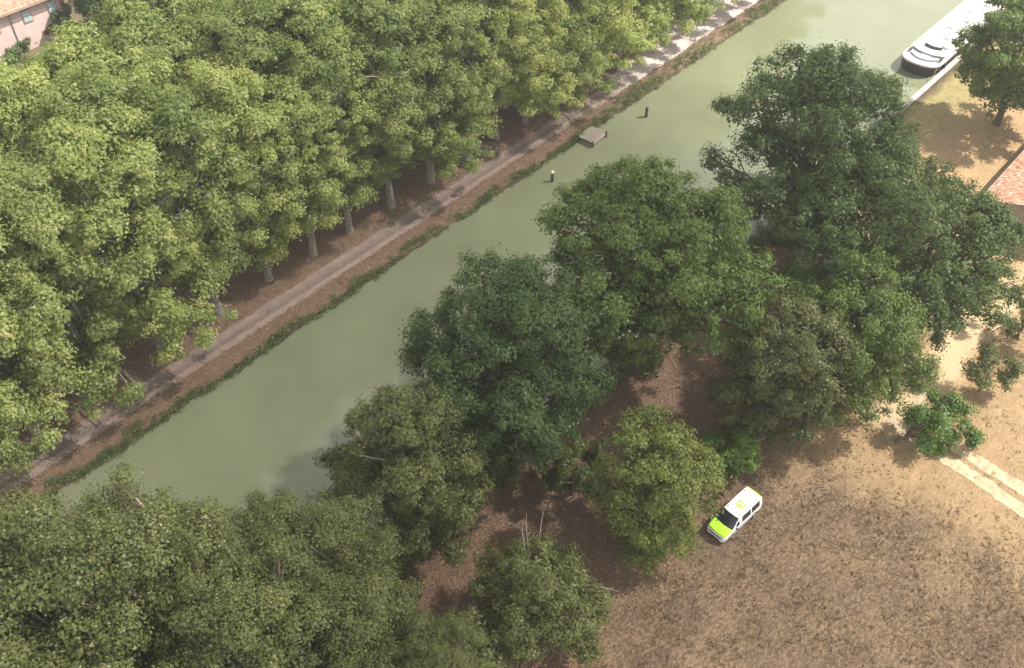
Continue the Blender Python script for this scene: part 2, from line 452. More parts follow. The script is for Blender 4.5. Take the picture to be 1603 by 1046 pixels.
strip('towpath', np.concatenate([np.linspace(-300, -40, 10), np.arange(-38, 160, 0.3), np.linspace(165, 600, 10)]), towrows, M['towpath'], 0.012)

M['track'] = principled('track', (0.43, 0.345, 0.23), 0.95, var=0.3, scale=1.6, spec=0.1, bump=0.3)
def track_line(name, pts, width, seed):
    pts = [Vector((*p, 0)) for p in pts]
    out = []
    for i in range(len(pts) - 1):
        p0 = pts[max(i - 1, 0)]; p1 = pts[i]; p2 = pts[i + 1]; p3 = pts[min(i + 2, len(pts) - 1)]
        for k in range(60):
            t = k / 60
            out.append(0.5 * ((2 * p1) + (p2 - p0) * t + (2 * p0 - 5 * p1 + 4 * p2 - p3) * t * t + (3 * p1 - p0 - 3 * p2 + p3) * t ** 3))
    V = []; n = len(out); k = 6
    for i in range(n):
        d = (out[min(i + 1, n - 1)] - out[max(i - 1, 0)]).normalized(); s = Vector((-d.y, d.x, 0))
        rag = lambda o: width * (0.52 + 0.16 * (float(vnoise(np.array(i * 0.13), np.array(o), seed)) - 0.5) + 0.07 * (float(vnoise(np.array(i * 0.37), np.array(o + 3), seed)) - 0.5))
        fade = min(1.0, (n - i) / 50.0)
        wa, wb = rag(0.0) * fade, rag(9.0) * fade
        for j in range(k):
            q = out[i] + s * (-wa + (wa + wb) * j / (k - 1)); V.append((q.x, q.y))
    V = np.array(V); z = ground_z(V[:, 0], V[:, 1]) + 0.02
    I = np.arange(n * k).reshape(n, k)
    Fq = np.stack([I[:-1, :-1], I[1:, :-1], I[1:, 1:], I[:-1, 1:]], -1).reshape(-1, 4)
    o = link(name, np_mesh(name, np.column_stack([V, z]), Fq, smooth=True), M['track'])
    tag(o, kind='structure')
track_line('dirt_track', [(44.6, -90), (46.2, -66), (47.4, -57.5), (47.9, -53.5), (48.1, -50.0), (48.6, -47.6), (49.4, -45.8)], 1.15, 31)
track_line('dirt_track', [(46.6, -90), (48.2, -66), (49.25, -57.5), (49.6, -53.5), (50.1, -50.5), (51.4, -48.2), (53.6, -46.8)], 1.15, 32)
# ---------------------------------------------------------------- the canal
def water_mat():
    m, nt, out = new_mat('canal_water')
    p = nd(nt, 'ShaderNodeBsdfPrincipled')
    tc = nd(nt, 'ShaderNodeTexCoord'); P = tc.outputs['Object']
    n = noise(nt, 0.12, P, 4, 0.6)
    c = ramp(nt, [(0.3, (0.158, 0.174, 0.106)), (0.7, (0.192, 0.210, 0.134))], n.outputs[0])
    nt.links.new(c.outputs[0], p.inputs['Base Color'])
    wr_ = noise(nt, 0.09, P, 5, 0.6)
    rr_ = ramp(nt, [(0.42, (0.03,) * 3), (0.62, (0.13,) * 3)], wr_.outputs[0])
    nt.links.new(rr_.outputs[0], p.inputs['Roughness'])
    p.inputs['IOR'].default_value = 1.40
    p.inputs['Specular IOR Level'].default_value = 0.85
    w = noise(nt, 2.2, P, 4, 0.6); w2 = noise(nt, 0.5, P, 2, 0.5)
    h = math_n(nt, 'ADD', w.outputs[0], w2.outputs[0])
    b = nd(nt, 'ShaderNodeBump'); b.inputs['Strength'].default_value = 0.10; b.inputs['Distance'].default_value = 0.04
    nt.links.new(h, b.inputs['Height']); nt.links.new(b.outputs[0], p.inputs['Normal'])
    nt.links.new(p.outputs[0], out.inputs[0])
    return m
M['water'] = water_mat()
b = MB(); b.add([(-900, -25.9, WATER_Z), (1200, -25.9, WATER_Z), (1200, 1.2, WATER_Z), (-900, 1.2, WATER_Z)], [(0, 1, 2, 3)])
tag(b.build('canal_water', M['water']), kind='structure')

# stone quay along the near bank in the east
M['concrete'] = principled('concrete', (0.50, 0.45, 0.40), 0.85, var=0.12, scale=2.0, bump=0.2, dirt=(0.35, 0.30, 0.25, 0.5))
qr = empty('quay', (94, -25.0, 0))
tag(qr, 'pale stone quay edge running beside the moored white barge', 'quay')
rq = random.Random(3)
xq = 0.0
while xq < 60:
    L = 1.9 + rq.uniform(-0.05, 0.05)
    MB().box((xq + L / 2, 0, -0.62 + rq.uniform(-0.006, 0.006)), (L - 0.03, 0.62, 1.5), bev=0.025).build('coping_stone', M['concrete'], qr)
    xq += L

# ---------------------------------------------------------------- unseen cloud, shaped to shade the south-west of the place
cm, nt, out = new_mat('cloud')
vsn = nd(nt, 'ShaderNodeVolumeScatter')
vsn.inputs['Color'].default_value = (1, 1, 1, 1); vsn.inputs['Density'].default_value = 0.0135; vsn.inputs['Anisotropy'].default_value = 0.6
nt.links.new(vsn.outputs[0], out.inputs['Volume'])
def cloud(cx, cy_, alt, rx, ry, rz, rot, seed):
    V = []; F = []
    n, k = 40, 20
    cen = Vector((cx, cy_, 0)) + SUN_DIR * (alt / SUN_DIR.z)
    for i in range(k + 1):
        th = math.pi * i / k
        for j in range(n):
            ph = 2 * math.pi * j / n
            d = Vector((math.sin(th) * math.cos(ph), math.sin(th) * math.sin(ph), math.cos(th)))
            w = 1 + 0.16 * math.sin(3 * ph + seed) * math.sin(th) ** 2 + 0.10 * math.sin(7 * ph + seed * 2 + 2 * th) * math.sin(th) ** 2 + 0.06 * math.sin(5 * th + seed)
            x, y = d.x * rx * w, d.y * ry * w
            zz = d.z * math.sin(th)          # thins out towards its rim
            V.append((x * math.cos(rot) - y * math.sin(rot), x * math.sin(rot) + y * math.cos(rot), zz * rz * 2 * w))
    for i in range(k):
        for j in range(n):
            F.append((i * n + j, i * n + n + j, i * n + n + (j + 1) % n, i * n + (j + 1) % n))
    o = MB().add(V, F).build('cloud', cm, None, True)
    o.location = cen
    return tag(o, 'thin white cloud out of view, shaped to shade the south-west of the canal', 'cloud')
cloud(-8, -32, 420, 84, 48, 50, math.radians(36), 1.3)

# ---------------------------------------------------------------- trees
def crown(rng, lobes, n_leaves, leaf, clump=0.55, per_clump=70, up=0.55, core=0.10, down_bias=0.0, tint_mu=0.45):
    """leaves in clumps on the outside of the crown's lobes: lobes = [(x, y, z, r)]"""
    lobes = np.array(lobes, float)
    w = lobes[:, 3] ** 2; w = w / w.sum()
    cen = np.average(lobes[:, :3], axis=0, weights=w)
    ncl = max(8, int(n_leaves / (per_clump * 2.6)))
    li = rng.choice(len(lobes), ncl, p=w)
    d = unit(rng.normal(size=(ncl, 3)))
    outw = unit(lobes[li, :3] - cen + 1e-3)
    d = unit(d + outw * 0.55 + np.array([0, 0, 0.38 - down_bias]))
    rad = lobes[li, 3] * (0.72 + 0.34 * rng.random(ncl) ** 0.8)
    sq = np.array([1, 1, 0.85])
    cc = lobes[li, :3] + d * rad[:, None] * sq
    # drop clumps buried well inside another lobe
    keep = np.ones(ncl, bool)
    for lx, ly, lz, lr in lobes:
        keep &= (np.linalg.norm((cc - (lx, ly, lz)) / sq, axis=1) > lr * 0.62)
    cc, d, li = cc[keep], d[keep], li[keep]
    ncl = len(cc)
    ctint = np.clip(tint_mu + rng.normal(0, 0.13, ncl), 0, 1)
    cr = clump * (0.75 + 1.15 * rng.random(ncl) ** 1.3)
    n = int(n_leaves * (1 - core))
    ci = rng.choice(ncl, n, p=(cr ** 1.5) / (cr ** 1.5).sum())
    e = unit(rng.normal(size=(n, 3)))
    rr = rng.random(n) ** 0.6
    off = e * rr[:, None] * cr[ci][:, None]
    # sprays: each clump stretched along its own outward direction and flattened across it
    al = (off * d[ci]).sum(1, keepdims=True)
    off = off + d[ci] * al * 0.35
    off[:, 2] = off[:, 2] * 0.58 - 0.10 * (off[:, 0] ** 2 + off[:, 1] ** 2) / (cr[ci] + 0.3)
    C = cc[ci] + off
    C += unit(rng.normal(size=(n, 3))) * (rng.random(n)[:, None] ** 8) * clump * 1.3
    N = d[ci] * 0.45 + e * np.array([0.8, 0.8, 0.6]) + np.array([0, 0, up]) + rng.normal(size=(n, 3)) * 0.34
    S = leaf * (0.65 + 0.7 * rng.random(n))
    T = np.clip(ctint[ci] + rng.normal(0, 0.14, n), 0, 0.93)
    T[rng.random(n) < 0.015] = 1.0
    # inner foliage
    m = int(n_leaves * core)
    lj = rng.choice(len(lobes), m, p=w)
    e2 = unit(rng.normal(size=(m, 3)))
    C2 = lobes[lj, :3] + e2 * (lobes[lj, 3] * 0.75 * rng.random(m) ** 0.4)[:, None] * sq
    N2 = e2 + np.array([0, 0, 0.6]) + rng.normal(size=(m, 3)) * 0.4
    S2 = leaf * (1.2 + 0.6 * rng.random(m))
    T2 = np.clip(tint_mu - 0.05 + rng.normal(0, 0.12, m), 0, 0.9)
    C = np.concatenate([C, C2]); N = np.concatenate([N, N2]); S = np.concatenate([S, S2]); T = np.concatenate([T, T2])
    ok = C[:, 2] > 0.05
    return C[ok], N[ok], S[ok], T[ok]

def wobble_line(rng, a, b, n, amp):
    a = np.array(a, float); b = np.array(b, float)
    L = np.linalg.norm(b - a)
    P = [a + (b - a) * t + rng.normal(size=3) * amp * L * math.sin(math.pi * t) for t in np.linspace(0, 1, n)]
    return P

def skeleton(rng, height, r0, lobes, fork, lean=(0, 0)):
    """trunk and the limbs that carry the lobes, joined as one tapering body"""
    mb = MB()
    top = np.array([lean[0], lean[1], height])
    P = [np.array([0, 0, -0.3]), np.array([0, 0, 0.02]), np.array([lean[0] * .02, lean[1] * .02, 0.6])]
    hs = np.linspace(0.08, 1, 8)
    P += [top * h + np.array([*(rng.normal(size=2) * 0.12), 0]) for h in hs]
    R = [r0 * 1.35, r0 * 1.22, r0 * 1.03] + [r0 * (1 - 0.86 * h ** 1.1) for h in hs]
    mb.tube(P, R, 8)
    for lx, ly, lz, lr in lobes:
        h = min(max(fork + (lz - fork) * rng.uniform(0.15, 0.5) - 0.2 * math.hypot(lx, ly), fork * 0.6), height * 0.92)
        a = top * (h / height)
        L = wobble_line(rng, a, (lx, ly, lz), 6, 0.06)
        ra = r0 * 0.45 * (1 - 0.6 * h / height) + 0.02
        mb.tube(L, [ra, ra * .8, ra * .62, ra * .46, ra * .3, ra * .16], 5)
        for k in range(3):
            e = unit(rng.normal(size=3) + np.array([lx, ly, 0]) * 0.12 + np.array([0, 0, 0.4]))
            q = np.array([lx, ly, lz]) + e * lr * rng.uniform(0.8, 1.05)
            L2 = wobble_line(rng, L[3 + k % 2], q, 4, 0.09)
            mb.tube(L2, [ra * .42, ra * .3, ra * .2, ra * .08], 4)
    return mb

def dome_lobes(rng, R, z0, z1, n, lr, flat=1.0, zpow=1.0, fill=True):
    """lobes over an upright egg between z0 and z1"""
    out = []
    for i in range(n):
        t = (i + 0.5) / n
        u = t ** zpow
        ph = i * 2.39996 + rng.uniform(-0.35, 0.35)
        zc = 2 * u - 1
        rr = math.sqrt(max(0.0, 1 - (abs(zc) ** 2.2)))
        r = lr * rng.uniform(0.6, 1.35)
        k = max(0.15, R - r * 0.75)
        out.append((math.cos(ph) * rr * k * rng.uniform(0.72, 1.18), math.sin(ph) * rr * k * rng.uniform(0.72, 1.18) * flat,
                    z0 + r * .8 + (z1 - z0 - 1.6 * r) * u + rng.uniform(-.8, .8), r))
    for i in range(n // 4):         # a few boughs reach out past the outline
        ph = rng.uniform(0, 6.283); u = rng.uniform(0.35, 0.98); zc = 2 * u - 1
        rr = math.sqrt(max(0.05, 1 - abs(zc) ** 2.2)); r = lr * rng.uniform(0.38, 0.6)
        k = R * rng.uniform(0.92, 1.12)
        out.append((math.cos(ph) * rr * k, math.sin(ph) * rr * k * flat, z0 + (z1 - z0) * (0.08 + 0.92 * u) - r * 0.3, r))
    if R > 3.9 and fill:
        m = max(3, n // 4)          # lobes nearer the axis, so that the dome is closed on top and inside
        for i in range(m):
            ph = i * 2.39996 + 1.0; u = 0.35 + 0.55 * (i + 0.5) / m
            k = R * 0.36 * rng.uniform(0.6, 1.1)
            out.append((math.cos(ph) * k, math.sin(ph) * k * flat, z0 + (z1 - z0) * u, lr * rng.uniform(1.05, 1.4)))
    return out

class Kind:
    """crown and trunk meshes that several trees can share"""
    def __init__(self, seed, height, R, z0, nl, lr, leaves, leaf, mat, bark, shift=(0, 0), r0=0.28, fork=None, flat=1.0, clump=0.55, up=0.55, extra=(), lobes=None, per_clump=70, tint=0.45, zpow=1.0, lean=(0, 0), dbias=0.0, core=0.10):
        rng = np.random.default_rng(seed)
        L = list(lobes) if lobes else dome_lobes(rng, R, z0, height, nl, lr, flat, zpow)
        L += list(extra)
        L = [(a + shift[0] * min(1, c / (0.5 * height)), b + shift[1] * min(1, c / (0.5 * height)), c, d) for a, b, c, d in L]
        C, N, S, T = crown(rng, L, int(leaves * 1.55), leaf * 0.84, clump, per_clump, up, core, dbias, tint)
        self.crown = leaf_tri('crown', C, N, S, T, rng)
        self.crown.materials.append(M[mat])
        self.trunk = skeleton(rng, height * 0.9, r0, L, fork or max(z0 * 0.9, height * 0.22), lean).mesh('trunk', True)
        self.trunk.materials.append(M[bark])

def plant_tree(kind, name, x, y, label, cat='tree', group=None, rz=0.0, sc=1.0, scz=None):
    o = empty(name, (x, y, float(ground_z(x, y))), rz)
    o.scale = (sc, sc, scz or sc)
    link('trunk', kind.trunk, None, o)
    link('crown', kind.crown, None, o)
    return tag(o, label, cat, group)

def bare_branch(name, pts, r, m, parent, seed, twigs=5, tl=0.9):
    """a leafless branch with side twigs, in the tree's own coordinates"""
    rng = np.random.default_rng(seed)
    mb = MB()
    P = [np.array(p, float) for p in pts]
    n = len(P)
    mb.tube(P, [r * (1 - 0.85 * i / (n - 1)) for i in range(n)], 5)
    for k in range(twigs):
        i = rng.integers(0, n - 1); t = rng.random()
        a = P[i] * (1 - t) + P[i + 1] * t
        d = unit(P[i + 1] - P[i] + rng.normal(size=3) * np.linalg.norm(P[i + 1] - P[i]) * 0.9)
        L = wobble_line(rng, a, a + d * tl * rng.uniform(0.5, 1.2), 4, 0.1)
        rr = r * (1 - 0.85 * (i + t) / (n - 1)) * 0.6
        mb.tube(L, [rr, rr * .8, rr * .55, rr * .25], 4)
    return mb.build(name, m, parent, True)

# --- plane trees of the north bank
rp = random.Random(11)
planes_low, planes, planes_over = [], [], []
for k in range(5):
    h = [22.5, 24, 21.5, 24.5, 23][k]
    planes_low.append(Kind(100 + k, h, 4.3, [3.6, 3.0, 4.0, 3.3, 3.7][k], 30, 1.6, 34000, 0.28, 'plane_leaf', 'plane_bark', r0=0.40, fork=6.0, clump=0.62, up=0.6, per_clump=55, tint=0.43 + 0.03 * (k % 3), dbias=0.05, lean=(0.9 * math.sin(k * 2.1), 0.9 * math.cos(k * 1.7))))
for k in range(3):
    h = [24.0, 22.5, 21.5][k]
    planes_over.append(Kind(110 + k, h, 4.8, [3.0, 3.0, 1.6][k], 28, 1.65, 38000, 0.28, 'plane_leaf', 'plane_bark', r0=0.42, fork=6.0, clump=0.62, up=0.6, per_clump=50, tint=0.52, dbias=0.1,
        extra=[(-2.2, -4.6, 8.5, 1.5), (0.8, -5.6, 6.6, 1.2), (2.4, -4.4, 7.4, 1.3), (-0.6, -6.3, 4.9, 0.9), (-3.1, -5.2, 5.6, 1.0), (3.2, -5.6, 4.4, 0.8)]))
for k in range(4):
    h = [24.5, 25.5, 23.5, 25][k]
    planes.append(Kind(120 + k, h, 4.6, 8.0, 24, 1.6, 32000, 0.28, 'plane_leaf', 'plane_bark', r0=0.36, fork=8.0, clump=0.62, up=0.6, per_clump=55, tint=0.46 + 0.03 * (k % 3), dbias=0.0))
front = [(-12.5, 'front row plane tree at the left edge where the towpath leaves the photo'), (-6.6, 'front row plane tree with its dark leaning trunk low at the left edge'),
         (-0.8, 'front row plane tree with yellowing low sprays over the towpath near the lower left wood'),
         (5.3, 'front row plane tree with yellowing leaves across the towpath, just below the bare bent branch'), (11.6, 'front row plane tree whose sprays reach across the towpath, just before the thick leaning trunk'),
         (18.1, 'plane tree whose thick leaning trunk is the lowest pale trunk beside the towpath'),
         (24.3, 'plane tree with a slender pale trunk, second up the towpath from the thick leaning one'),
         (29.7, 'plane tree with a tall bare grey trunk, third along the towpath from the leaning one'),
         (34.6, 'plane tree with a short pale trunk under dense dark foliage, fourth from the leaning one'),
         (40.3, 'plane tree whose trunk stands beside the green weed on the towpath'),
         (46.2, 'plane tree with leafy sprays drooping beside the dark round cover in the towpath'),
         (52.0, 'plane tree with a pale trunk between two dark gaps, opposite the white capped post'),
         (57.1, 'plane tree with a short bright trunk, the next one before the wooden jetty'),
         (62.0, 'plane tree standing opposite the wooden jetty with its trunk in shade'),
         (68.0, 'plane tree whose leafy branch hangs over the towpath just beyond the wooden jetty'),
         (74.0, 'second front row plane tree beyond the wooden jetty, opposite the bare mooring post'), (80, 'third front row plane tree beyond the wooden jetty'),
         (86, 'plane tree hanging over the sunlit pale stretch of towpath near the top edge'), (92, 'front row plane tree at the top edge beside the sunlit pale towpath'), (98.5, None), (104.5, None), (110, None), (116, None), (122, None)]
PG = 'plane trees in the front row along the towpath'
for i, (x, lb) in enumerate(front):
    y = 7.0 + rp.uniform(-0.3, 0.3) + (0.5 if 13 < x < 35 else 0)
    over = x < 13 or x == 46.2 or x > 60
    kd = planes_over[2 if 60 < x < 80 else i % 2] if over else planes_low[i % 5]
    plant_tree(kd, 'plane_tree', x, y, lb or 'front row plane tree mostly beyond the top edge of the photo', 'tree', PG, rp.uniform(-0.5, 0.5) if over else rp.uniform(0, 6.28), rp.uniform(0.94, 1.04) * (1.06 if x < 13 else 1.0))
for row, (y0, xa, xb) in enumerate([(12.0, -14, 112), (17.6, -8, 112), (22.4, -4, 20), (23.2, 25, 84), (28.5, 36, 90)]):
    x = xa + rp.uniform(0, 3)
    while x < xb:
        plant_tree(planes[rp.randrange(4)], 'plane_tree', x, y0 + rp.uniform(-1.2, 1.2), 'tall yellow-green plane tree lost in the canopy behind the front row', 'tree', 'plane trees behind the front row', rp.uniform(0, 6.28), rp.uniform(0.86, 1.1) * (0.96 if y0 == 22.4 else 1))
        x += rp.uniform(4.8, 6.8)

# --- trees of the near bank
def tree(seed, name, x, y, label, rz=0.0, **kw):
    return plant_tree(Kind(seed, **kw), name, x, y, label, rz=rz)
tree(201, 'broadleaf_tree', 63.5, -27.3, 'tall dark green tree with ragged top standing out over the bright water', height=20.5, R=9.3, z0=1.5, nl=36, lr=2.4, leaves=52000, leaf=0.27, mat='dark_leaf', bark='bark', r0=0.5, clump=0.75)
tree(202, 'broadleaf_tree', 38.8, -27.0, 'large fresh green tree leaning over the canal beside the dark oak', height=19.6, R=8.6, z0=5.5, nl=38, lr=2.6, leaves=66000, leaf=0.25, mat='mid_leaf', bark='bark', r0=0.5, clump=0.6, extra=[(-2.6, 2.6, 4.2, 2.2), (-1.2, 0.6, 3.0, 2.0), (-3.4, 0.4, 2.6, 1.7), (-0.5, -1.5, 4.0, 1.6)])
tree(203, 'broadleaf_tree', 23.8, -25.0, 'broad round dark green tree in the middle of the near bank', height=20.2, R=7.3, z0=2.6, nl=38, lr=2.4, leaves=66000, leaf=0.23, mat='dark_leaf', bark='bark', r0=0.5, clump=0.6)
t4 = tree(204, 'broadleaf_tree', 14.0, -24.9, 'olive green tree with bare reddish branches hanging over the water', height=17.2, R=4.9, z0=1.4, nl=28, lr=1.9, leaves=42000, leaf=0.21, mat='olive_leaf', bark='bark', r0=0.35, clump=0.5, extra=[(-2.5, 4.6, 9.0, 1.6), (-1.0, 5.2, 7.5, 1.4), (-3.9, 4.4, 6.8, 1.2)])
tree(205, 'broadleaf_shrub', 24.6, -31.0, 'small light olive shrub at the foot of the round dark tree', height=6, R=2.6, z0=0.2, nl=10, lr=1.1, leaves=9000, leaf=0.21, mat='olive_leaf', bark='bark', r0=0.15, clump=0.4)
tree(206, 'oak_tree', 47.0, -41.5, 'dark green oak whose foliage hangs down to the sandy ground', height=14.5, R=5.6, z0=0.6, nl=26, lr=2.1, leaves=40000, leaf=0.23, mat='mid_leaf', bark='bark', r0=0.45, clump=0.6)
tree(207, 'oak_tree', 58.4, -39.6, 'very wide grey-green oak with a spreading crown beside the sandy path', height=16.0, R=9.8, z0=1.5, nl=42, lr=2.7, leaves=70000, leaf=0.25, mat='dark_leaf', bark='bark', r0=0.6, clump=0.65)
tree(208, 'broadleaf_tree', 39.8, -39.2, 'brownish olive tree in front of the oaks above the leaf covered path', height=14.5, R=4.6, z0=0.5, nl=24, lr=1.8, leaves=32000, leaf=0.21, mat='brown_olive_leaf', bark='bark', r0=0.32, clump=0.5)
tree(209, 'broadleaf_shrub', 34.5, -38.8, 'small bright green bush between the brownish tree and the van', height=4.5, R=2.1, z0=0.1, nl=8, lr=0.9, leaves=7500, leaf=0.21, mat='bright_leaf', bark='bark', r0=0.12, clump=0.4)
t10 = tree(210, 'broadleaf_tree', 24.7, -38.0, 'yellow-green tree with a pointed top just beside the van', height=13.5, R=3.9, z0=0.4, nl=24, lr=1.7, leaves=30000, leaf=0.21, mat='yellow_leaf', bark='bark', r0=0.3, clump=0.5)
t11 = tree(211, 'broadleaf_tree', 14.0, -36.4, 'low spreading olive green tree with bare twigs at its top, lower centre', height=8.6, R=4.3, z0=0.3, nl=20, lr=1.6, leaves=32000, leaf=0.19, mat='olive_leaf', bark='bark', r0=0.28, clump=0.45)
tree(212, 'broadleaf_shrub', 7.0, -35.4, 'brownish olive shrub at the bottom edge below the low green tree', height=7.5, R=3.4, z0=0.2, nl=12, lr=1.3, leaves=13000, leaf=0.2, mat='brown_olive_leaf', bark='bark', r0=0.18, clump=0.4)
tree(213, 'broadleaf_tree', 99, -34.8, 'green tree at the right edge beside the moored white barge', height=15, R=6.6, z0=2.2, nl=26, lr=1.9, leaves=32000, leaf=0.3, mat='mid_leaf', bark='bark', r0=0.45, clump=0.65)
# young trees with leaning or thin stems: an open crown of a few sprays
t14 = tree(214, 'young_tree', 46.9, -47.9, 'young bright green tree with a leaning trunk beside the dirt track', height=4.8, R=2.9, z0=1.2, nl=11, lr=0.95, leaves=6500, leaf=0.21, mat='bright_leaf', bark='bark', r0=0.12, clump=0.42, lean=(2.2, -1.6), core=0.02,
     lobes=[(2.0, -1.8, 2.2, 1.1), (2.8, -3.0, 1.5, 0.9), (1.2, -0.5, 2.4, 0.8), (3.3, -1.5, 2.3, 0.85), (1.5, -3.0, 1.0, 0.75), (4.0, -2.4, 1.9, 0.7), (0.4, -1.6, 1.6, 0.55), (2.6, -0.5, 3.0, 0.6), (2.6, -4.0, 1.3, 0.55), (1.0, -2.2, 2.7, 0.5)])
tree(215, 'young_tree', 57.0, -50.7, 'thin young pale green tree standing in its own shadow beyond the dirt track', height=4.6, R=2.4, z0=1.4, nl=9, lr=0.85, leaves=3600, leaf=0.21, mat='olive_leaf', bark='bark', r0=0.09, clump=0.45, core=0.0,
     lobes=[(0.0, 0.3, 3.6, 0.9), (-0.9, 1.0, 3.1, 0.7), (0.9, -0.8, 3.4, 0.8), (-1.5, 0.2, 2.4, 0.6), (0.4, 1.3, 4.3, 0.6), (1.6, -1.5, 2.6, 0.6), (0.3, -1.4, 2.3, 0.6)])
tree(216, 'young_tree', 65.8, -50.6, 'young green tree cut off by the right edge above the sandy path', height=5.0, R=2.6, z0=1.4, nl=9, lr=0.85, leaves=3800, leaf=0.22, mat='olive_leaf', bark='bark', r0=0.09, clump=0.4, core=0.0)
t14.scale = (1.16, 1.16, 1.12)
# the wood in the lower left
BL = [(-6.0, -25.4, 1.34, 'olive green tree in the lower left reaching furthest over the canal'),
      (-2.4, -25.3, 1.16, 'olive green tree with a bleached bare snag, leaning over the canal'),
      (4.6, -29.6, 1.08, 'tall green tree with a square shoulder beside the open water, lower left centre'),
      (-4.0, -30.5, 1.16, None), (0.6, -34.0, 1.05, None), (-8.6, -24.9, 1.50, 'olive green tree at the left edge below the end of the towpath'), (-12.0, -29.5, 1.2, None),
      (-9.0, -35.5, 1.0, None), (-3.0, -39.5, 0.95, None), (3.5, -37.5, 0.72, 'low olive tree at the bottom edge beside the brownish shrub'), (-16.5, -31.5, 1.1, None), (-14.2, -25.4, 1.25, None)]
ol = [Kind(301 + i, h, R, 1.0, 34, 1.7, 58000, 0.15, ['olive_leaf', 'olive_leaf', 'olive_leaf'][i], 'bark', r0=0.35, clump=0.46, shift=(0, 2.6), tint=0.42 + 0.05 * i) for i, (h, R) in enumerate([(17, 5.2), (15.5, 5.0), (15.5, 5.2)])]
bl_objs = []
for i, (x, y, sc, lb) in enumerate(BL):
    bl_objs.append(plant_tree(ol[i % 3], 'broadleaf_tree', x, y, lb or 'olive green tree with its crown merged into the lower left wood', 'tree', 'trees of the lower left wood', rp.uniform(-0.6, 0.6), sc))

# --- dead limbs
def world_branch(name, pts, r, m, owner, seed, **kw):
    """points given in the place, stored in the tree's own frame"""
    bpy.context.view_layer.update()
    inv = owner.matrix_world.inverted()
    sc = owner.scale.x
    return bare_branch(name, [inv @ Vector(p) for p in pts], r / sc, m, owner, seed, **kw)
world_branch('dead_branch', [(14.8, -22.8, 12.5), (14.7, -22.2, 13.3), (14.6, -21.4, 13.9), (14.3, -21.0, 14.2), (13.9, -20.7, 14.2)], 0.13, M['red_dead_wood'], t4, 1, twigs=6, tl=0.6)
world_branch('dead_branch', [(12.5, -25.6, 5.0), (10.6, -25.0, 5.6), (9.6, -25.6, 6.0), (9.3, -26.6, 6.0), (9.9, -27.4, 6.3)], 0.10, M['red_dead_wood'], t4, 2, twigs=3, tl=0.7)
world_branch('dead_branch', [(12.5, -25.0, 4.0), (9.8, -23.6, 4.6), (8.8, -23.0, 4.4)], 0.09, M['red_dead_wood'], t4, 3, twigs=2, tl=0.5)
world_branch('dead_branch', [(12.8, -25.4, 11.0), (10.8, -24.4, 12.6), (9.9, -23.4, 13.2)], 0.07, M['dead_wood'], t4, 4, twigs=4, tl=0.7)
world_branch('dead_branch', [(-1.6, -23.6, 16.0), (-2.6, -22.5, 17.4), (-2.7, -22.0, 18.6), (-3.0, -21.5, 20.0)], 0.10, M['pale_dead_wood'], bl_objs[1], 5, twigs=4, tl=0.8)
world_branch('dead_branch', [(-8.6, -21.6, 17.8), (-9.4, -20.6, 19.0), (-10.0, -20.2, 19.3)], 0.06, M['pale_dead_wood'], bl_objs[5], 6, twigs=3, tl=0.5)
for k, (dx, dy) in enumerate([(0.2, 0.9), (0.9, 1.2), (1.6, 0.5), (-0.3, 0.3)]):
    world_branch('dead_branch', [(14.4 + dx * .5, -35.4 + dy * .5, 6.5), (14.8 + dx, -35.0 + dy, 8.4), (15.0 + dx * 1.2, -34.8 + dy * 1.1, 9.4)], 0.045, M['dead_wood'], t11, 10 + k, twigs=5, tl=0.6)
world_branch('dead_branch', [(16.0, -37.6, 5.0), (17.0, -39.4, 5.4), (17.6, -40.6, 5.3)], 0.06, M['dead_wood'], t11, 20, twigs=4, tl=0.6)
world_branch('dead_branch', [(12.8, -37.6, 5.0), (12.0, -39.0, 5.6), (12.1, -39.9, 5.2)], 0.06, M['dead_wood'], t11, 21, twigs=4, tl=0.6)
world_branch('dead_branch', [(24.0, -38.8, 9.0), (24.4, -40.2, 9.8), (25.2, -41.2, 9.9)], 0.06, M['pale_dead_wood'], t10, 22, twigs=4, tl=0.6)

rl = random.Random(77)
for o in [q for q in COL.objects if q.name.startswith('plane_tree') and q.get('group') == PG and q.location.x < 72][::1] + [q for q in COL.objects if q.name.startswith('plane_tree') and 11 < q.location.y < 19 and 0 < q.location.x < 60][::2]:
    for k in range(rl.choice((1, 1, 2))):
        a = rl.uniform(-2.3, -0.2); hz = rl.uniform(9, 20)
        p0 = Vector((math.cos(a) * 2.6, math.sin(a) * 2.6, hz)); p2 = Vector((math.cos(a) * 4.9, math.sin(a) * 4.9, hz + rl.uniform(0.3, 1.8)))
        p1 = (p0 + p2) / 2 + Vector((rl.uniform(-.4, .4), rl.uniform(-.4, .4), rl.uniform(0.1, 0.6)))
        bpy.context.view_layer.update()
        R3 = o.matrix_world.to_3x3().inverted()
        bare_branch('bare_branch', [R3 @ p0, R3 @ p1, R3 @ p2], 0.085, M['pale_dead_wood'], o, rl.randrange(9999), twigs=3, tl=0.6)

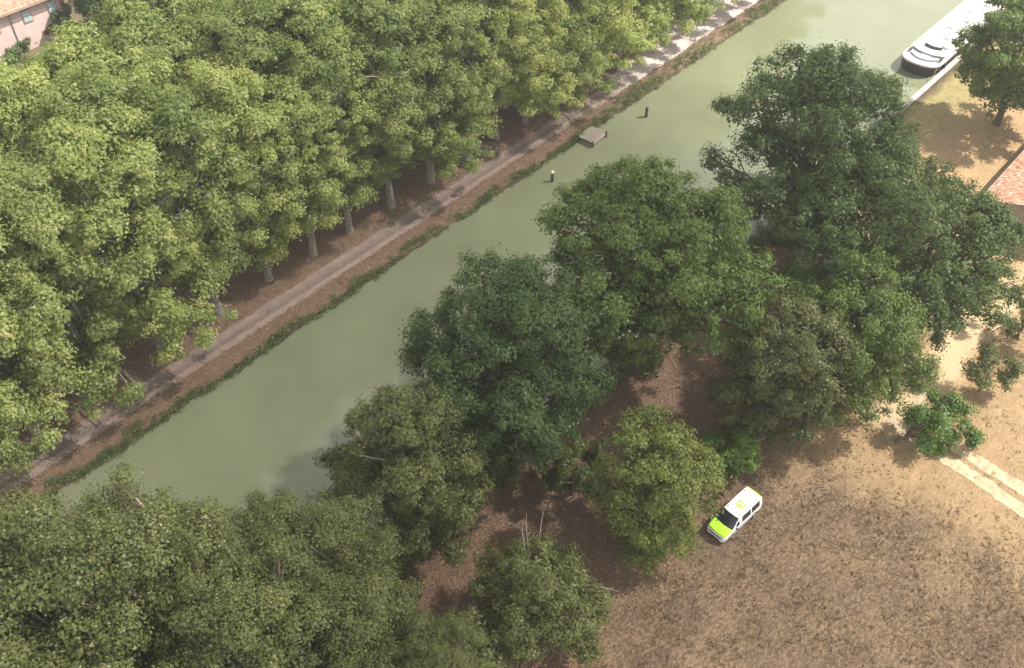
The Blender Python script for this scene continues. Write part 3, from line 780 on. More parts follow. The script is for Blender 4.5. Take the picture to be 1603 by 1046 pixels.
# ---------------------------------------------------------------- ground cover
def cover(name, C, N, S, T, m, rng, aspect=0.6, fold=0.1):
    me = leaf_mesh(name, C, N, S, T, rng, aspect, fold)
    me.materials.append(m)
    return tag(link(name, me), kind='stuff')
M['weed_leaf'] = leaf_mat('weed_leaf', [(0.0, (0.040, 0.066, 0.018)), (0.5, (0.090, 0.125, 0.032)), (1.0, (0.20, 0.20, 0.065))], 0.3, var=0.0)
M['fallen_leaf'] = leaf_mat('fallen_leaf', [(0.0, (0.10, 0.065, 0.042)), (0.4, (0.21, 0.130, 0.082)), (0.75, (0.34, 0.215, 0.135)), (1.0, (0.50, 0.34, 0.20))], 0.15, var=0.0)
M['dry_grass'] = leaf_mat('dry_grass', [(0.0, (0.12, 0.092, 0.062)), (0.3, (0.235, 0.168, 0.108)), (0.7, (0.40, 0.29, 0.175)), (1.0, (0.56, 0.43, 0.28))], 0.4, var=0.0)

rg = np.random.default_rng(41)
# weeds along the far water's edge: a low fringe, taller towards the east
n = 3600
wx = rg.uniform(-16, 138, n); den = vnoise(wx * 0.35, wx * 0, 21)
lush = smooth01((wx - 60) / 16)
tall = 0.10 + 0.30 * vnoise(wx * 0.8, wx * 0, 22) ** 3 + 0.42 * lush * vnoise(wx * 0.9, wx * 0, 23)
wy = 0.30 + rg.normal(0, 0.16, n) + np.abs(rg.normal(0, 1, n)) * (0.10 + 0.75 * lush)
wy += 1.1 * np.maximum(0, vnoise(wx * 0.4, wx * 0, 24) - 0.55) * rg.random(n) * 2
k = (rg.random(n) < 0.15 + 1.0 * den)
wx, wy, tall = wx[k], wy[k], tall[k]
m_ = 20
C = np.repeat(np.column_stack([wx, wy, np.maximum(ground_z(wx, wy), WATER_Z)]), m_, 0)
tt = np.repeat(tall, m_)
C[:, 0] += rg.normal(0, 0.20, len(C)); C[:, 1] += rg.normal(0, 0.15, len(C)); C[:, 2] += 0.02 + rg.random(len(C)) ** 0.8 * tt
N = rg.normal(size=(len(C), 3)) * 0.45 + np.array([0, -0.2, 0.8])
cover('bank_weeds', C, N, rg.uniform(0.08, 0.19, len(C)), np.clip(np.repeat(rg.normal(0.50, 0.20, len(wx)), m_) + rg.normal(0, 0.14, len(C)), 0, 1), M['weed_leaf'], rg)
# undergrowth along the near water's edge
n = 420
wx = rg.uniform(-4, 92, n); wy = -25.2 + rg.normal(0, 0.6, n)
C = np.repeat(np.column_stack([wx, wy, np.maximum(ground_z(wx, wy), WATER_Z)]), 50, 0)
C[:, 0] += rg.normal(0, 0.4, len(C)); C[:, 1] += rg.normal(0, 0.35, len(C)); C[:, 2] += rg.random(len(C)) * 0.8
N = rg.normal(size=(len(C), 3)) * 0.5 + np.array([0, 0.1, 0.7])
cover('bank_undergrowth', C, N, rg.uniform(0.12, 0.24, len(C)), np.clip(rg.normal(0.35, 0.18, len(C)), 0, 1), M['weed_leaf'], rg)
# fallen leaves on both banks
def litter(n, xr, yr, dens):
    x = rg.uniform(*xr, n); y = rg.uniform(*yr, n)
    k = rg.random(n) < dens(x, y)
    x, y = x[k], y[k]
    return np.column_stack([x, y, ground_z(x, y) + 0.03 + 0.03 * rg.random(len(x))])
d1 = lambda x, y: np.where((y > 3.0) & (y < 5.0), 0.12, 1.0) * (0.35 + 0.65 * vnoise(x * 0.8, y * 0.8, 61)) * np.where(x > 72, 0.4, 1)
d2 = lambda x, y: (0.25 + 0.75 * vnoise(x * 0.7, y * 0.7, 62)) * smooth01((y + 43.5) / 4.5)
C = np.concatenate([litter(26000, (-14, 110), (0.7, 9.5), d1), litter(52000, (0, 62), (-43, -25), d2)])
N = rg.normal(size=(len(C), 3)) * 0.35 + np.array([0, 0, 1.0])
cover('fallen_leaves', C, N, rg.uniform(0.09, 0.24, len(C)), np.clip(rg.normal(0.45, 0.22, len(C)), 0, 1), M['fallen_leaf'], rg)
# dry grass tussocks of the field
def tussocks(n, xr, yr, dens, hgt):
    x = rg.uniform(*xr, n); y = rg.uniform(*yr, n)
    k = rg.random(n) < dens(x, y)
    return x[k], y[k]
def dfield(x, y):
    base = smooth01((-y - 38.0) / 4.0)
    sandy = smooth01((x + (y + 50) * 0.22 - 37) / 9)
    tr = np.minimum(np.abs(x - 47.6), np.abs(x - 49.4))
    return base * (1 - 0.86 * sandy) * (0.15 + 0.85 * smooth01((vnoise(x * 0.55, y * 0.55, 71) - 0.25) / 0.5)) * np.where((tr < 0.75) & (y < -45), 0.0, 1)
x, y = tussocks(40000, (10, 72), (-74, -38), dfield, 0.3)
m_ = 6
hh = np.repeat(rg.uniform(0.06, 0.18, len(x)), m_)
base = np.column_stack([x, y, ground_z(x, y)])
B0 = np.repeat(base, m_, 0); nB = len(B0)
B0[:, :2] += rg.normal(0, 0.075, (nB, 2))
lean = rg.normal(size=(nB, 3)) * 0.45 + np.array([0.25, 0.1, 1.0]); lean = unit(lean)
side = unit(np.cross(lean, rg.normal(size=(nB, 3))))
wd = rg.uniform(0.02, 0.06, nB)[:, None]
V = np.empty((nB, 3, 3))
V[:, 0] = B0 - side * wd - [0, 0, 0.03]; V[:, 1] = B0 + side * wd - [0, 0, 0.03]; V[:, 2] = B0 + lean * hh[:, None]
tnt = np.clip(np.repeat(rg.normal(0.28, 0.22, len(x)), m_) + rg.normal(0, 0.15, nB), 0, 1)
me = np_mesh('dry_grass', V.reshape(-1, 3), np.arange(nB * 3).reshape(nB, 3), tnt)
me.materials.append(M['dry_grass'])
tag(link('dry_grass', me), kind='stuff')
# lone green weed growing on the towpath's edge
wr = empty('weed', (38.3, 4.6, float(ground_z(38.3, 4.6))))
tag(wr, 'lone green weed growing at the edge of the towpath', 'plant')
MB().tube([(0, 0, -0.05), (0.05, 0, 0.3), (0.1, 0.05, 0.55)], [0.02, 0.015, 0.006], 5).build('stem', M['weed_leaf'], wr)
Cw = rg.normal(0, 0.2, (90, 3)) + [0, 0, 0.38]; Cw[:, 2] = np.maximum(Cw[:, 2], 0.04)
me = leaf_mesh('foliage', Cw, rg.normal(size=(90, 3)) * 0.5 + [0, 0, 0.8], rg.uniform(0.12, 0.2, 90), np.clip(rg.normal(0.3, 0.1, 90), 0, 1), rg)
me.materials.append(M['bright_leaf']); link('foliage', me, None, wr)

# ---------------------------------------------------------------- small things by the water
M['old_wood'] = principled('old_wood', (0.25, 0.215, 0.18), 0.9, var=0.25, scale=5, bump=0.3, dirt=(0.12, 0.10, 0.08, 0.7))
M['dark_wood'] = principled('dark_wood', (0.075, 0.062, 0.05), 0.9, var=0.25, scale=5, bump=0.3)
M['pale_wood'] = principled('pale_wood', (0.40, 0.34, 0.28), 0.9, var=0.2, scale=5)
jr = empty('wooden_jetty', (63.75, -1.7, 0), math.radians(3))
tag(jr, 'weathered wooden jetty platform standing out from the far bank', 'jetty')
for k in range(8):
    MB().box((1.4, 0.13 + k * 0.27, 0.16 + 0.012 * math.sin(k * 5)), (2.8 + 0.08 * math.sin(k * 3.1), 0.205, 0.05), 0.006 * math.sin(k * 7), bev=0.008).build('plank', M['old_wood'], jr)
for x0 in (0.08, 1.4, 2.72): MB().box((x0, 1.05, 0.05), (0.14, 2.1, 0.165)).build('beam', M['dark_wood'], jr)
MB().box((1.4, -0.035, -0.02), (2.85, 0.06, 0.30)).build('fascia_board', M['pale_wood'], jr)
for (px, py) in ((0.05, -0.1), (2.75, -0.1), (0.05, 2.0), (2.75, 2.0)):
    MB().lathe([(0.11, -1.4), (0.10, 0.34), (0.085, 0.37)], 8, (px, py, 0)).build('post', M['dark_wood'], jr)
M['cap'] = principled('cap', (0.78, 0.76, 0.72), 0.6, var=0.06)
for x, y, lb, capm in ((55.7, -2.5, 'dark mooring post with a white cap standing in the canal near the jetty', 'cap'), (73.1, -2.6, 'dark wooden mooring post with a bare top standing alone in the canal', 'dark_wood')):
    pr = empty('mooring_post', (x, y, -1.2))
    tag(pr, lb, 'mooring post', 'mooring posts in the canal')
    MB().lathe([(0.19, -0.3), (0.185, 1.0), (0.17, 1.85)], 12).build('pile', M['dark_wood'], pr)
    MB().lathe([(0.172, 1.85), (0.19, 1.88), (0.19, 2.0), (0.13, 2.10), (0.03, 2.13)], 12).build('cap', M[capm], pr)
    MB().lathe([(0.188, 1.35), (0.21, 1.36), (0.21, 1.42), (0.186, 1.43)], 12).build('iron_band', M['dark_wood'], pr)
M['iron'] = principled('iron', (0.07, 0.06, 0.06), 0.7, var=0.25, scale=8)
cr_ = empty('round_cover', (46.2, 3.4, float(ground_z(46.2, 3.4)) + 0.012))
tag(cr_, 'dark round iron cover set into the towpath', 'manhole cover')
MB().lathe([(0.40, -0.06), (0.40, 0.018), (0.37, 0.02)], 20).build('frame_ring', M['iron'], cr_)
MB().lathe([(0.33, -0.06), (0.33, 0.028), (0.3, 0.032)], 20).build('lid', M['iron'], cr_)

# ---------------------------------------------------------------- the barge
M['white_paint'] = principled('white_paint', (0.66, 0.65, 0.645), 0.45, var=0.04, scale=1.5)
M['hull_black'] = principled('hull_black', (0.025, 0.027, 0.032), 0.5, var=0.2)
M['deck_grey'] = principled('deck_grey', (0.42, 0.415, 0.43), 0.7, var=0.05, scale=1.2)
M['red_paint'] = principled('red_paint', (0.45, 0.06, 0.05), 0.5)
M['dark_glass'] = principled('dark_glass', (0.02, 0.024, 0.028), 0.08, var=0.05)
M['chrome'] = principled('chrome', (0.6, 0.6, 0.6), 0.3, 1.0, 0.05)
br = empty('moored_barge', (103.6, -22.05, WATER_Z))
tag(br, 'long white barge with a black hull moored against the quay', 'boat')
def plan(off=0.0, L=38.5, n=14, zx=0.0):
    """outline of the hull seen from above, blunt rounded end towards -x"""
    w = 2.5 - off; a = 2.4 - off * 0.5
    P = []
    for i in range(n + 1):
        t = math.pi / 2 + math.pi * i / n
        cx, sx = math.cos(t), math.sin(t)
        P.append((a + off * 0.5 + a * math.copysign(abs(cx) ** 0.85, cx) + zx, w * math.copysign(abs(sx) ** 0.78, sx)))
    return P + [(L - off, -w), (L - off, w)]
def loft(rings, caps=True):
    V = []; F = []; n = len(rings[0][0])
    for p, z in rings: V += [(x, y, z(x) if callable(z) else z) for x, y in p]
    for i in range(len(rings) - 1):
        for k in range(n):
            j = (k + 1) % n
            F.append((i * n + k, i * n + j, i * n + n + j, i * n + n + k))
    if caps: F.append(tuple(reversed(range(n)))); F.append(tuple(range((len(rings) - 1) * n, len(rings) * n)))
    return MB().add(V, F)
sheer = lambda h: (lambda x: h + 0.25 * max(0, 1 - x / 7.0) ** 2)
hull = loft([(plan(0.35, zx=0.5), -0.8), (plan(0.12, zx=0.2), 0.1), (plan(0.0), sheer(1.18))]).build('hull', M['hull_black'], br)
loft([(plan(-0.05), sheer(1.182)), (plan(-0.06), sheer(1.30)), (plan(0.0), sheer(1.42)), (plan(0.14), sheer(1.42)), (plan(0.15), sheer(1.22))], False).build('gunwale', M['white_paint'], br)
loft([(plan(0.153), sheer(1.0)), (plan(0.153), sheer(1.30))]).build('deck', M['deck_grey'], br)
loft([(plan(-0.062), sheer(1.22)), (plan(-0.075), sheer(1.25)), (plan(-0.062), sheer(1.28))], False).build('red_line', M['red_paint'], br)
# raised fore deck bench and the long white roof
def arc_block(x, bow, w, d, z0, z1, n=12):
    o = [(x + bow * (2 * i / n - 1) ** 2, w * (2 * i / n - 1)) for i in range(n + 1)]
    return [*o, *[(p + d, q) for p, q in reversed(o)]], z0, z1
for nm, args, mm in (('bench', (1.55, 0.9, 1.75, 0.40, 1.35, 1.66), 'deck_grey'), ('step', (2.7, 0.8, 0.9, 0.4, 1.3, 1.5), 'white_paint')):
    p_, a, b_ = arc_block(*args); MB().prism(p_[::-1], a, b_).build(nm, M[mm], br)
p_, a, b_ = arc_block(3.3, 0.7, 2.05, 33.0, 1.2, 1.65, 12)
roof_ = MB().prism(p_[::-1], a, b_).build('cabin', M['white_paint'], br)
p_, a, b_ = arc_block(3.15, 0.7, 2.2, 33.3, 1.652, 1.74, 12)
MB().prism(p_[::-1], a, b_).build('roof', M['white_paint'], br)
p_, a, b_ = arc_block(4.6, 0.35, 1.15, 0.07, 1.74, 2.12, 10)
ws = MB().prism(p_[::-1], a, b_).build('windscreen', M['dark_glass'], br)
p_, a, b_ = arc_block(4.70, 0.35, 1.17, 0.05, 1.74, 2.08, 10)
MB().prism(p_[::-1], a, b_).build('windscreen_frame', M['white_paint'], br)
MB().lathe([(0.62, 1.742), (0.62, 1.84), (0.5, 2.0), (0.25, 2.1), (0.05, 2.12)], 18, (6.0, -1.35, 0)).build('dome', M['deck_grey'], br)
rb = random.Random(5)
for k in range(9):
    hx = 8.6 + k * 3.1
    hb = MB().box((hx, 0.55 if k % 2 else -0.35, 1.81), (1.1, 0.9, 0.14), bev=0.03).build('hatch', M['deck_grey'], br)
    MB().box((hx, 0.55 if k % 2 else -0.35, 1.885), (0.7, 0.5, 0.012)).build('pane', M['cap'], hb)
for k in range(10):
    MB().lathe([(0.11, 1.741), (0.11, 1.9), (0.17, 1.94), (0.17, 2.0), (0.02, 2.04)], 10, (7.2 + k * 2.9, 1.2 * math.sin(k * 2.3), 0)).build('vent', M['chrome'], br)
for sy in (-1, 1):
    for k in range(12):
        MB().lathe([(0.03, 1.3), (0.03, 2.1)], 6, (3.0 + k * 2.9, sy * 2.28, 0)).build('stanchion', M['chrome'], br)
    MB().tube([(3.0, sy * 2.28, 2.1), (34.9, sy * 2.28, 2.1)], [0.025, 0.025], 6).build('handrail', M['chrome'], br)
    for k in range(2):
        MB().lathe([(0.12, 1.3), (0.1, 1.75), (0.16, 1.78), (0.16, 1.84)], 10, (2.6 + k * 0.5, sy * 2.05, 0)).build('bollard', M['iron'], br)
    for k in range(8):
        MB().box((6 + k * 3.4, sy * 2.053, 1.48), (1.5, 0.02, 0.24)).build('window', M['dark_glass'], br)
for k in range(3):
    MB().lathe([(0.13, -0.5), (0.17, -0.35), (0.17, 0.3), (0.11, 0.45)], 10, (3.2 + k * 7, -2.62, 0.75)).build('fender', M['hull_black'], br)

for (a, b) in (((2.8, -2.05, 1.75), (-2.2, -3.1, 0.62)), ((9.0, -2.3, 1.45), (6.0, -3.1, 0.62))):
    P_ = [Vector(a).lerp(Vector(b), t) + Vector((0, 0, -0.35 * math.sin(math.pi * t))) for t in np.linspace(0, 1, 8)]
    MB().tube(P_, [0.03] * 8, 5).build('mooring_rope', M['old_wood'], br)

# ---------------------------------------------------------------- the tiled building at the right edge
M['render_pink'] = principled('render_pink', (0.62, 0.49, 0.47), 0.9, var=0.10, scale=1.2, bump=0.15, dirt=(0.52, 0.33, 0.29, 0.7))
M['brick'] = principled('brick', (0.45, 0.20, 0.13), 0.9, var=0.3, scale=4)
M['shutter'] = principled('shutter', (0.38, 0.50, 0.54), 0.7, var=0.08)
M['stone'] = principled('stone', (0.34, 0.28, 0.22), 0.9, var=0.2, scale=2)
def tile_mat(name, stops):
    m, nt, out = new_mat(name)
    at = nd(nt, 'ShaderNodeAttribute'); at.attribute_name = 'tint'
    p = nd(nt, 'ShaderNodeBsdfPrincipled'); p.inputs['Roughness'].default_value = 0.9; p.inputs['Specular IOR Level'].default_value = 0.2
    tc = nd(nt, 'ShaderNodeTexCoord'); nz = noise(nt, 1.1, tc.outputs['Object'], 5, 0.65)
    v = math_n(nt, 'ADD', math_n(nt, 'MULTIPLY', at.outputs['Fac'], 0.65), math_n(nt, 'MULTIPLY', nz.outputs[0], 0.45), True)
    nt.links.new(ramp(nt, stops, v).outputs[0], p.inputs['Base Color'])
    nt.links.new(p.outputs[0], out.inputs[0])
    return m
M['tile'] = tile_mat('tile', [(0.15, (0.24, 0.115, 0.075)), (0.45, (0.46, 0.25, 0.17)), (0.7, (0.58, 0.38, 0.28)), (0.95, (0.66, 0.56, 0.48))])
M['tile_orange'] = tile_mat('tile_orange', [(0.15, (0.36, 0.18, 0.13)), (0.5, (0.54, 0.31, 0.23)), (0.95, (0.64, 0.46, 0.38))])
def tiled_slope(x0, x1, y_eave, z_eave, y_ridge, z_ridge, m, parent, seed, pitch=0.22, course=0.36):
    """canal tiles laid in courses: rounded covers running down the slope, each course lapping the next"""
    rng = np.random.default_rng(seed)
    L = math.hypot(y_ridge - y_eave, z_ridge - z_eave)
    ny = int(L / course); nx = int((x1 - x0) / pitch)
    dy, dz = (y_ridge - y_eave) / L, (z_ridge - z_eave) / L
    V = []; F = []; n = 4; TT = []
    for i in range(nx):
        for j in range(ny):
            TT += [float(np.clip(rng.normal(0.5, 0.24), 0, 1))] * (n + 1)
            cx = x0 + (i + 0.5) * pitch + rng.normal(0, 0.008); lift = rng.normal(0, 0.008)
            b = len(V)
            for (t, h, r) in ((j * course - 0.05, 0.045, pitch * 0.5), ((j + 1) * course, 0.0, pitch * 0.42)):
                for k in range(n + 1):
                    a = math.pi * k / n
                    up = math.sin(a) * r * 0.85 + h + lift + 0.02
                    V.append((cx - math.cos(a) * r, y_eave + dy * t - dz * up * (1 if dy > 0 else -1) * 0, z_eave + dz * t + up))
            for k in range(n): F.append((b + k, b + k + 1, b + n + 2 + k, b + n + 1 + k))
            F.append(tuple(b + k for k in range(n, -1, -1)))
    o = MB().add(V, F).build('roof_tiles', m, parent)
    o.data.attributes.new('tint', 'FLOAT', 'FACE').data.foreach_set('value', TT)
    return tag(o, kind='stuff')
bx = empty('tiled_barn', (79.0, -40.3, 0))
tag(bx, 'low building with a weathered pink tiled roof at the right edge', 'building')
MB().box((13, -4.6, 1.45), (25.0, 8.2, 3.1)).build('wall', M['stone'], bx)
MB().prism([(0, 0)], 0, 0) if False else None
g = MB(); g.add([(0.5, -0.5, 3.0), (0.5, -8.7, 3.0), (0.5, -4.6, 4.55), (25.5, -0.5, 3.0), (25.5, -8.7, 3.0), (25.5, -4.6, 4.55)], [(0, 2, 1), (3, 4, 5)]); g.build('gable', M['stone'], bx)
s_ = MB()
for ya, za, yb, zb in ((0, 3.0, -4.6, 4.72), (-9.2, 3.0, -4.6, 4.72)):
    s_.add([(-0.1, ya, za), (26, ya, za), (26, yb, zb), (-0.1, yb, zb), (-0.1, ya, za - .1), (26, ya, za - .1), (26, yb, zb - .1), (-0.1, yb, zb - .1)],
           [(0, 1, 2, 3), (7, 6, 5, 4), (0, 4, 5, 1), (0, 3, 7, 4), (1, 5, 6, 2)])
s_.build('roof_deck', M['stone'], bx)
tiled_slope(-0.1, 26, 0.06, 3.0, -4.6, 4.72, M['tile'], bx, 1)
tiled_slope(-0.1, 26, -9.26, 3.0, -4.6, 4.72, M['tile'], bx, 2)
MB().tube([(-0.1, 0.12, 2.95), (26, 0.12, 2.95)], [0.07, 0.07], 8).build('gutter', M['cap'], bx)
MB().box((0.49, -4.4, 1.05), (0.05, 1.2, 2.1)).build('door', M['dark_wood'], bx)

# ---------------------------------------------------------------- the pink house at the top left
hx = empty('pink_house', (37.5, 66.5, 0))
tag(hx, 'pink rendered house with blue shutters and an orange tiled roof behind the plane trees', 'house')
MB().box((-9, 5.0, 2.9), (18, 10, 5.8)).build('wall', M['render_pink'], hx)
s_ = MB()
for ya, za, yb, zb in ((-0.55, 5.72, 5, 7.6), (10.55, 5.72, 5, 7.6)):
    s_.add([(-18.5, ya, za), (0.5, ya, za), (0.5, yb, zb), (-18.5, yb, zb), (-18.5, ya, za - .12), (0.5, ya, za - .12), (0.5, yb, zb - .12), (-18.5, yb, zb - .12)],
           [(0, 1, 2, 3), (7, 6, 5, 4), (0, 4, 5, 1), (0, 3, 7, 4), (1, 5, 6, 2)])
s_.build('roof_deck', M['stone'], hx)
tiled_slope(-18.5, 0.5, -0.62, 5.74, 5, 7.6, M['tile_orange'], hx, 3, 0.25, 0.4)
MB().tube([(-18.5, -0.7, 5.66), (0.5, -0.7, 5.66)], [0.065, 0.065], 8).build('gutter', M['stone'], hx)
MB().tube([(-7.4, -0.62, 5.6), (-7.4, -0.08, 5.3), (-7.4, -0.08, 0.1)], [0.05] * 3, 6).build('downpipe', M['iron'], hx)
for k, wx in enumerate((-5.2, -1.7, -9.6, -13.2)):
    w = MB().box((wx, -0.02, 4.35), (1.25, 0.10, 1.75)).build('window', M['brick'], hx)
    for sx in (-1, 1): MB().box((wx + sx * 0.27, -0.09, 4.35), (0.52, 0.05, 1.5)).build('shutter', M['shutter'], w)
w = MB().box((-3.6, -0.02, 1.4), (0.85, 0.10, 0.8)).build('window', M['brick'], hx)
MB().box((-3.55, -0.08, 1.42), (0.5, 0.04, 0.5)).build('pane', M['dark_glass'], w)
rq = random.Random(9)
for k in range(28):
    L = 0.62 if k % 2 else 0.42
    MB().box((-L / 2 + 0.012, -0.012 + 0.2, 0.105 + k * 0.205), (L + rq.uniform(-.05, .05), 0.44, 0.19)).build('brick', M['brick'], hx)
for k, (px, py, h, R, mt, lb) in enumerate([(-2.0, -1.0, 3.6, 1.3, 'dark_leaf', 'blue-green climbing shrub against the wall of the pink house'), (-8.6, -2.2, 2.6, 1.8, 'dark_leaf', 'grey-green bush at the foot of the pink house by its downpipe'), (-0.4, -0.7, 4.2, 0.55, 'dark_leaf', 'narrow dark cypress-like shrub at the corner of the pink house')]):
    kd = Kind(400 + k, h, R, 0.2, 7, R * 0.45, 4000, 0.2, mt, 'bark', r0=0.08, clump=0.3)
    plant_tree(kd, 'broadleaf_shrub', 37.5 + px, 66.5 + py, lb)
for k, (px, py, h) in enumerate([(41.5, 64.5, 9), (45, 61, 11), (50, 66, 10), (57, 62, 12)]):
    kd = Kind(410 + k, h, 3.6, 0.6, 14, 1.5, 11000, 0.3, 'dark_leaf', 'bark', r0=0.2, clump=0.6)
    plant_tree(kd, 'broadleaf_tree', px, py, ['dark green tree at the corner of the pink house'] [0] if k == 0 else 'dark green tree showing through the canopy east of the pink house', 'tree', None if k == 0 else 'dark trees east of the pink house')

# ---------------------------------------------------------------- the van
M['van_white'] = principled('van_white', (0.80, 0.79, 0.80), 0.3, var=0.02, scale=1.5, coat=0.5)
M['lime'] = principled('lime', (0.36, 0.68, 0.018), 0.35, var=0.03, scale=2, coat=0.4)
M['black_plastic'] = principled('black_plastic', (0.02, 0.02, 0.022), 0.6, var=0.2)
M['tyre'] = principled('tyre', (0.018, 0.018, 0.019), 0.9, var=0.2)
M['lamp'] = principled('lamp', (0.55, 0.57, 0.60), 0.15, var=0.05)
M['red_lens'] = principled('red_lens', (0.35, 0.02, 0.02), 0.25)
# stations from nose to tail: x, half width, sill, belt z, roof edge half width, roof edge z, top z
ST = [(2.45, 0.70, 0.36, 0.74, 0.62, 0.80, 0.83), (2.40, 0.84, 0.30, 0.84, 0.74, 0.92, 0.96), (2.25, 0.92, 0.26, 0.92, 0.80, 1.01, 1.05), (1.85, 0.945, 0.26, 1.02, 0.83, 1.09, 1.14),
      (1.42, 0.95, 0.26, 1.09, 0.86, 1.15, 1.20), (1.00, 0.95, 0.26, 1.11, 0.80, 1.52, 1.57), (0.58, 0.95, 0.26, 1.12, 0.735, 1.85, 1.91), (0.40, 0.95, 0.26, 1.12, 0.735, 1.89, 1.95),
      (0.28, 0.95, 0.26, 1.12, 0.735, 1.90, 1.96), (-0.85, 0.95, 0.26, 1.12, 0.74, 1.91, 1.975), (-0.97, 0.95, 0.26, 1.12, 0.74, 1.91, 1.975), (-2.05, 0.945, 0.26, 1.12, 0.735, 1.90, 1.965),
      (-2.25, 0.94, 0.28, 1.12, 0.72, 1.87, 1.93), (-2.40, 0.92, 0.32, 1.10, 0.69, 1.78, 1.82), (-2.45, 0.90, 0.36, 1.06, 0.67, 1.72, 1.75)]
def ring(st):
    x, w, zs, zb, wr, ze, zt = st
    nose = ze - zb < 0.15
    h = [(w - 0.05, zs), (w, zs + 0.18), (w, zb - 0.12), (w - 0.03, zb)]
    h += [(w - 0.06, zb + (ze - zb) * 0.4), (wr + 0.02, ze)] if nose else [(wr + 0.055, ze - 0.11), (wr, ze)]
    h += [(wr * 0.82, ze + (zt - ze) * 0.62), (wr * 0.42, zt - 0.008), (0.0, zt)]
    full = [(-a, z) for a, z in h] + [(a, z) for a, z in reversed(h[:-1])]
    bow = 0.0
    # the cowl and windscreen are bowed forward in the middle
    res = []
    for a, z in full:
        k = (abs(a) / 0.95) ** 2
        bw = 0.17 * (1 - k) if 0.3 < x < 2.3 and z > zb + 0.01 else (0.10 * (0.6 - k) if x >= 2.3 else (-0.05 * (1 - k) if x < -2.3 else 0))
        res.append((x + bw, a, z))
    return res
rings = [ring(st) for st in ST]
NP = len(rings[0])           # points run left sill .. roof .. right sill
faces = {'body': [], 'bonnet': [], 'windscreen': [], 'side_window': [], 'side_window_r': [], 'roof_panel': [], 'tail_band': []}
def fidx(i, k): return (i * NP + k, i * NP + NP + k, i * NP + NP + k + 1, i * NP + k + 1)
for i in range(len(ST) - 1):
    for k in range(NP - 1):
        kk = min(k, NP - 2 - k)        # 0 sill .. 7 roof centre
        part = 'body'
        if kk >= 4 and 1 <= i <= 3: part = 'bonnet'
        elif kk >= 5 and 4 <= i <= 5: part = 'windscreen'
        elif kk == 3 and i in (5, 8, 10): part = 'side_window' if k < NP / 2 else 'side_window_r'
        elif kk >= 5 and i >= 12: part = 'tail_band'
        elif kk >= 5 and 6 <= i <= 11: part = 'roof_panel'
        faces[part].append(fidx(i, k))
allv = [p for r in rings for p in r]
van = empty('parked_van', (31.05, -41.95, float(ground_z(31.0, -42.0)) + 0.02), 0)
tag(van, 'white van with a lime green bonnet and roof emblem parked on the dry grass', 'van')
def subset(fs, extra=()):
    used = sorted({i for f in fs for i in f}); mp = {u: j for j, u in enumerate(used)}
    return MB().add([allv[u] for u in used], [tuple(mp[i] for i in f) for f in fs])
bodymb = subset(faces['body'])
bodymb.add(rings[-1], [tuple(range(NP))]); bodymb.add(rings[0], [tuple(reversed(range(NP)))])
bodymb.add([r for st in (0, -1) for r in (rings[st][0], rings[st][-1])], [(0, 2, 3, 1)])
def smooth_edges(o, ang=35):
    me = o.data
    me.polygons.foreach_set('use_smooth', [True] * len(me.polygons))
    me.set_sharp_from_angle(angle=math.radians(ang))
    return o
smooth_edges(bodymb.build('body', M['van_white'], van))
for nm, key, mm in (('bonnet', 'bonnet', 'lime'), ('windscreen', 'windscreen', 'dark_glass'), ('roof_panel', 'roof_panel', 'van_white'), ('tail_band', 'tail_band', 'lime')):
    smooth_edges(subset(faces[key]).build(nm, M[mm], van))
for key in ('side_window', 'side_window_r'):
    for f in faces[key]: smooth_edges(subset([f]).build('side_window', M['dark_glass'], van))
MB().box((-2.44, 0, 1.40), (0.03, 1.25, 0.42), bev=0.01).build('rear_window', M['dark_glass'], van)
for sy in (-1, 1):
    w0 = [(0.08, 0.0)]
    for x0 in (1.52, -1.48):
        wh = MB().lathe([(0.20, -0.11), (0.31, -0.11), (0.335, -0.07), (0.335, 0.07), (0.31, 0.11), (0.20, 0.11)], 20, (0, 0, 0), 'y')
        wh.v = [(a + x0, b + sy * 0.86, c + 0.335) for a, b, c in wh.v]
        wo_ = wh.build('wheel', M['tyre'], van, True)
        rm = MB().lathe([(0.05, 0.0), (0.21, 0.005), (0.2, 0.03), (0.05, 0.04)], 16, (0, 0, 0), 'y')
        rm.v = [(a + x0, sy * (0.86 + 0.10 + b), c + 0.335) for a, b, c in rm.v]
        rm.build('rim', M['chrome'], wo_)
        ar = MB(); n = 14
        o_ = [(x0 + 0.42 * math.cos(math.pi * t / n), sy * 0.956, 0.335 + 0.42 * math.sin(math.pi * t / n)) for t in range(n + 1)]
        i_ = [(x0 + 0.37 * math.cos(math.pi * t / n), sy * 0.958, 0.335 + 0.37 * math.sin(math.pi * t / n)) for t in range(n + 1)]
        ar.add(o_ + i_, [(t, t + 1, n + 2 + t, n + 1 + t) for t in range(n)]).build('wheel_arch', M['black_plastic'], van)
    MB().box((1.08, sy * 1.06, 1.14), (0.12, 0.22, 0.17), bev=0.03).build('mirror', M['black_plastic'], van)
    hl = MB().box((2.33, sy * 0.70, 0.80), (0.24, 0.30, 0.13), sy * math.radians(-28), bev=0.03).build('headlight', M['lamp'], van)
    MB().box((-2.43, sy * 0.80, 1.1), (0.06, 0.13, 0.55), bev=0.015).build('tail_light', M['red_lens'], van)
    MB().box((-0.1, sy * 0.952, 0.62), (2.4, 0.012, 0.05)).build('side_strip', M['black_plastic'], van)
    for x0 in (0.12, -0.85) if sy < 0 else (0.12, -0.85): MB().box((x0, sy * 0.955, 0.98), (0.16, 0.03, 0.035), bev=0.008).build('door_handle', M['van_white'], van)
    for x0 in (0.35, -1.75): MB().box((x0, sy * 0.60, 1.945), (0.17, 0.07, 0.05), bev=0.01).build('roof_mount', M['black_plastic'], van)
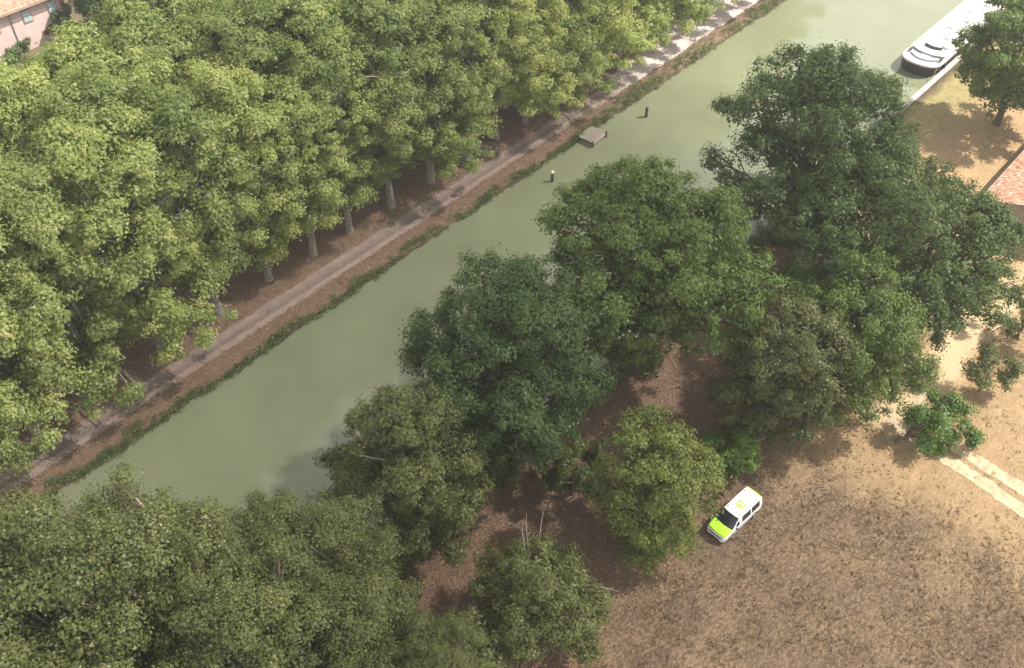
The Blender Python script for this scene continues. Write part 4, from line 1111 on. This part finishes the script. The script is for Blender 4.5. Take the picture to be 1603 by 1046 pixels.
MB().box((2.47, 0, 0.70), (0.10, 1.15, 0.11), bev=0.02).build('grille', M['black_plastic'], van)
MB().box((2.43, 0, 0.44), (0.16, 1.5, 0.22), bev=0.05).build('bumper', M['van_white'], van)
MB().box((2.50, 0, 0.42), (0.05, 0.95, 0.10), bev=0.02).build('air_intake', M['black_plastic'], van)
MB().lathe([(0.10, 0), (0.10, 0.012), (0.07, 0.012)], 16, (2.525, 0, 0.705), 'x').build('badge', M['chrome'], van)
MB().box((-2.46, 0, 0.50), (0.10, 1.6, 0.22), bev=0.04).build('rear_bumper', M['black_plastic'], van)
MB().lathe([(0.045, 1.94), (0.04, 2.0), (0.015, 2.02)], 10, (0.36, 0.28, 0.0)).build('aerial', M['black_plastic'], van)
for sy in (-0.3, 0.3): MB().box((1.42, sy, 1.245), (0.03, 0.62, 0.015), math.radians(10)).build('wiper', M['black_plastic'], van)
# roof emblem: a lime ring drawn out to a leaf tip, with a white loop and drop inside
def flat(poly_out, poly_in, z0, z1):
    n = len(poly_out)
    V = [(x, y, z) for z in (z0, z1) for P in (poly_out, poly_in) for x, y in P]
    F = []
    for k in range(n):
        j = (k + 1) % n
        F += [(2 * n + k, 2 * n + j, 3 * n + j, 3 * n + k), (k, j, 2 * n + j, 2 * n + k), (n + j, n + k, 3 * n + k, 3 * n + j)]
    return MB().add(V, F)
ex, ey = -0.38, 0.06
def drop(r, tip, n=40):
    P = []
    for k in range(n):
        t = 2 * math.pi * k / n
        d = abs(((t - math.radians(-150) + math.pi) % (2 * math.pi)) - math.pi)
        q = r + tip * max(0, 1 - d / 0.8) ** 1.6
        P.append((ex + q * math.cos(t), ey + q * math.sin(t)))
    return P
zt = 1.986
em = flat(drop(0.36, 0.16), drop(0.265, 0.0), 1.96, zt).build('roof_emblem', M['lime'], van)
circ = lambda cx, cy_, r, n=24: [(cx + r * math.cos(2 * math.pi * k / n), cy_ + r * math.sin(2 * math.pi * k / n)) for k in range(n)]
flat(circ(ex + 0.03, ey + 0.03, 0.17), circ(ex + 0.03, ey + 0.03, 0.09), 1.96, zt).build('emblem_loop', M['lime'], em)
MB().prism(circ(ex + 0.03, ey + 0.03, 0.05, 14), 1.96, zt).build('emblem_dot', M['lime'], em)
wedge = [(ex - 0.06, ey - 0.27), (ex - 0.30, ey - 0.09), (ex - 0.36, ey - 0.24)]
MB().prism(wedge[::-1], 1.96, zt + 0.002).build('emblem_leaf', M['lime'], em)
van.rotation_euler[2] = math.radians(180 - 5)
van.scale = (0.96, 0.96, 0.96)

# ---------------------------------------------------------------- summer haze over the place
hm, nt, out = new_mat('haze')
pv = nd(nt, 'ShaderNodeVolumePrincipled')
pv.inputs['Color'].default_value = (0.93, 0.95, 1.0, 1); pv.inputs['Density'].default_value = 0.0004; pv.inputs['Anisotropy'].default_value = 0.3
nt.links.new(pv.outputs[0], out.inputs['Volume'])
tag(MB().box((150, 150, 32), (2140, 2140, 70)).build('haze', hm), kind='stuff')
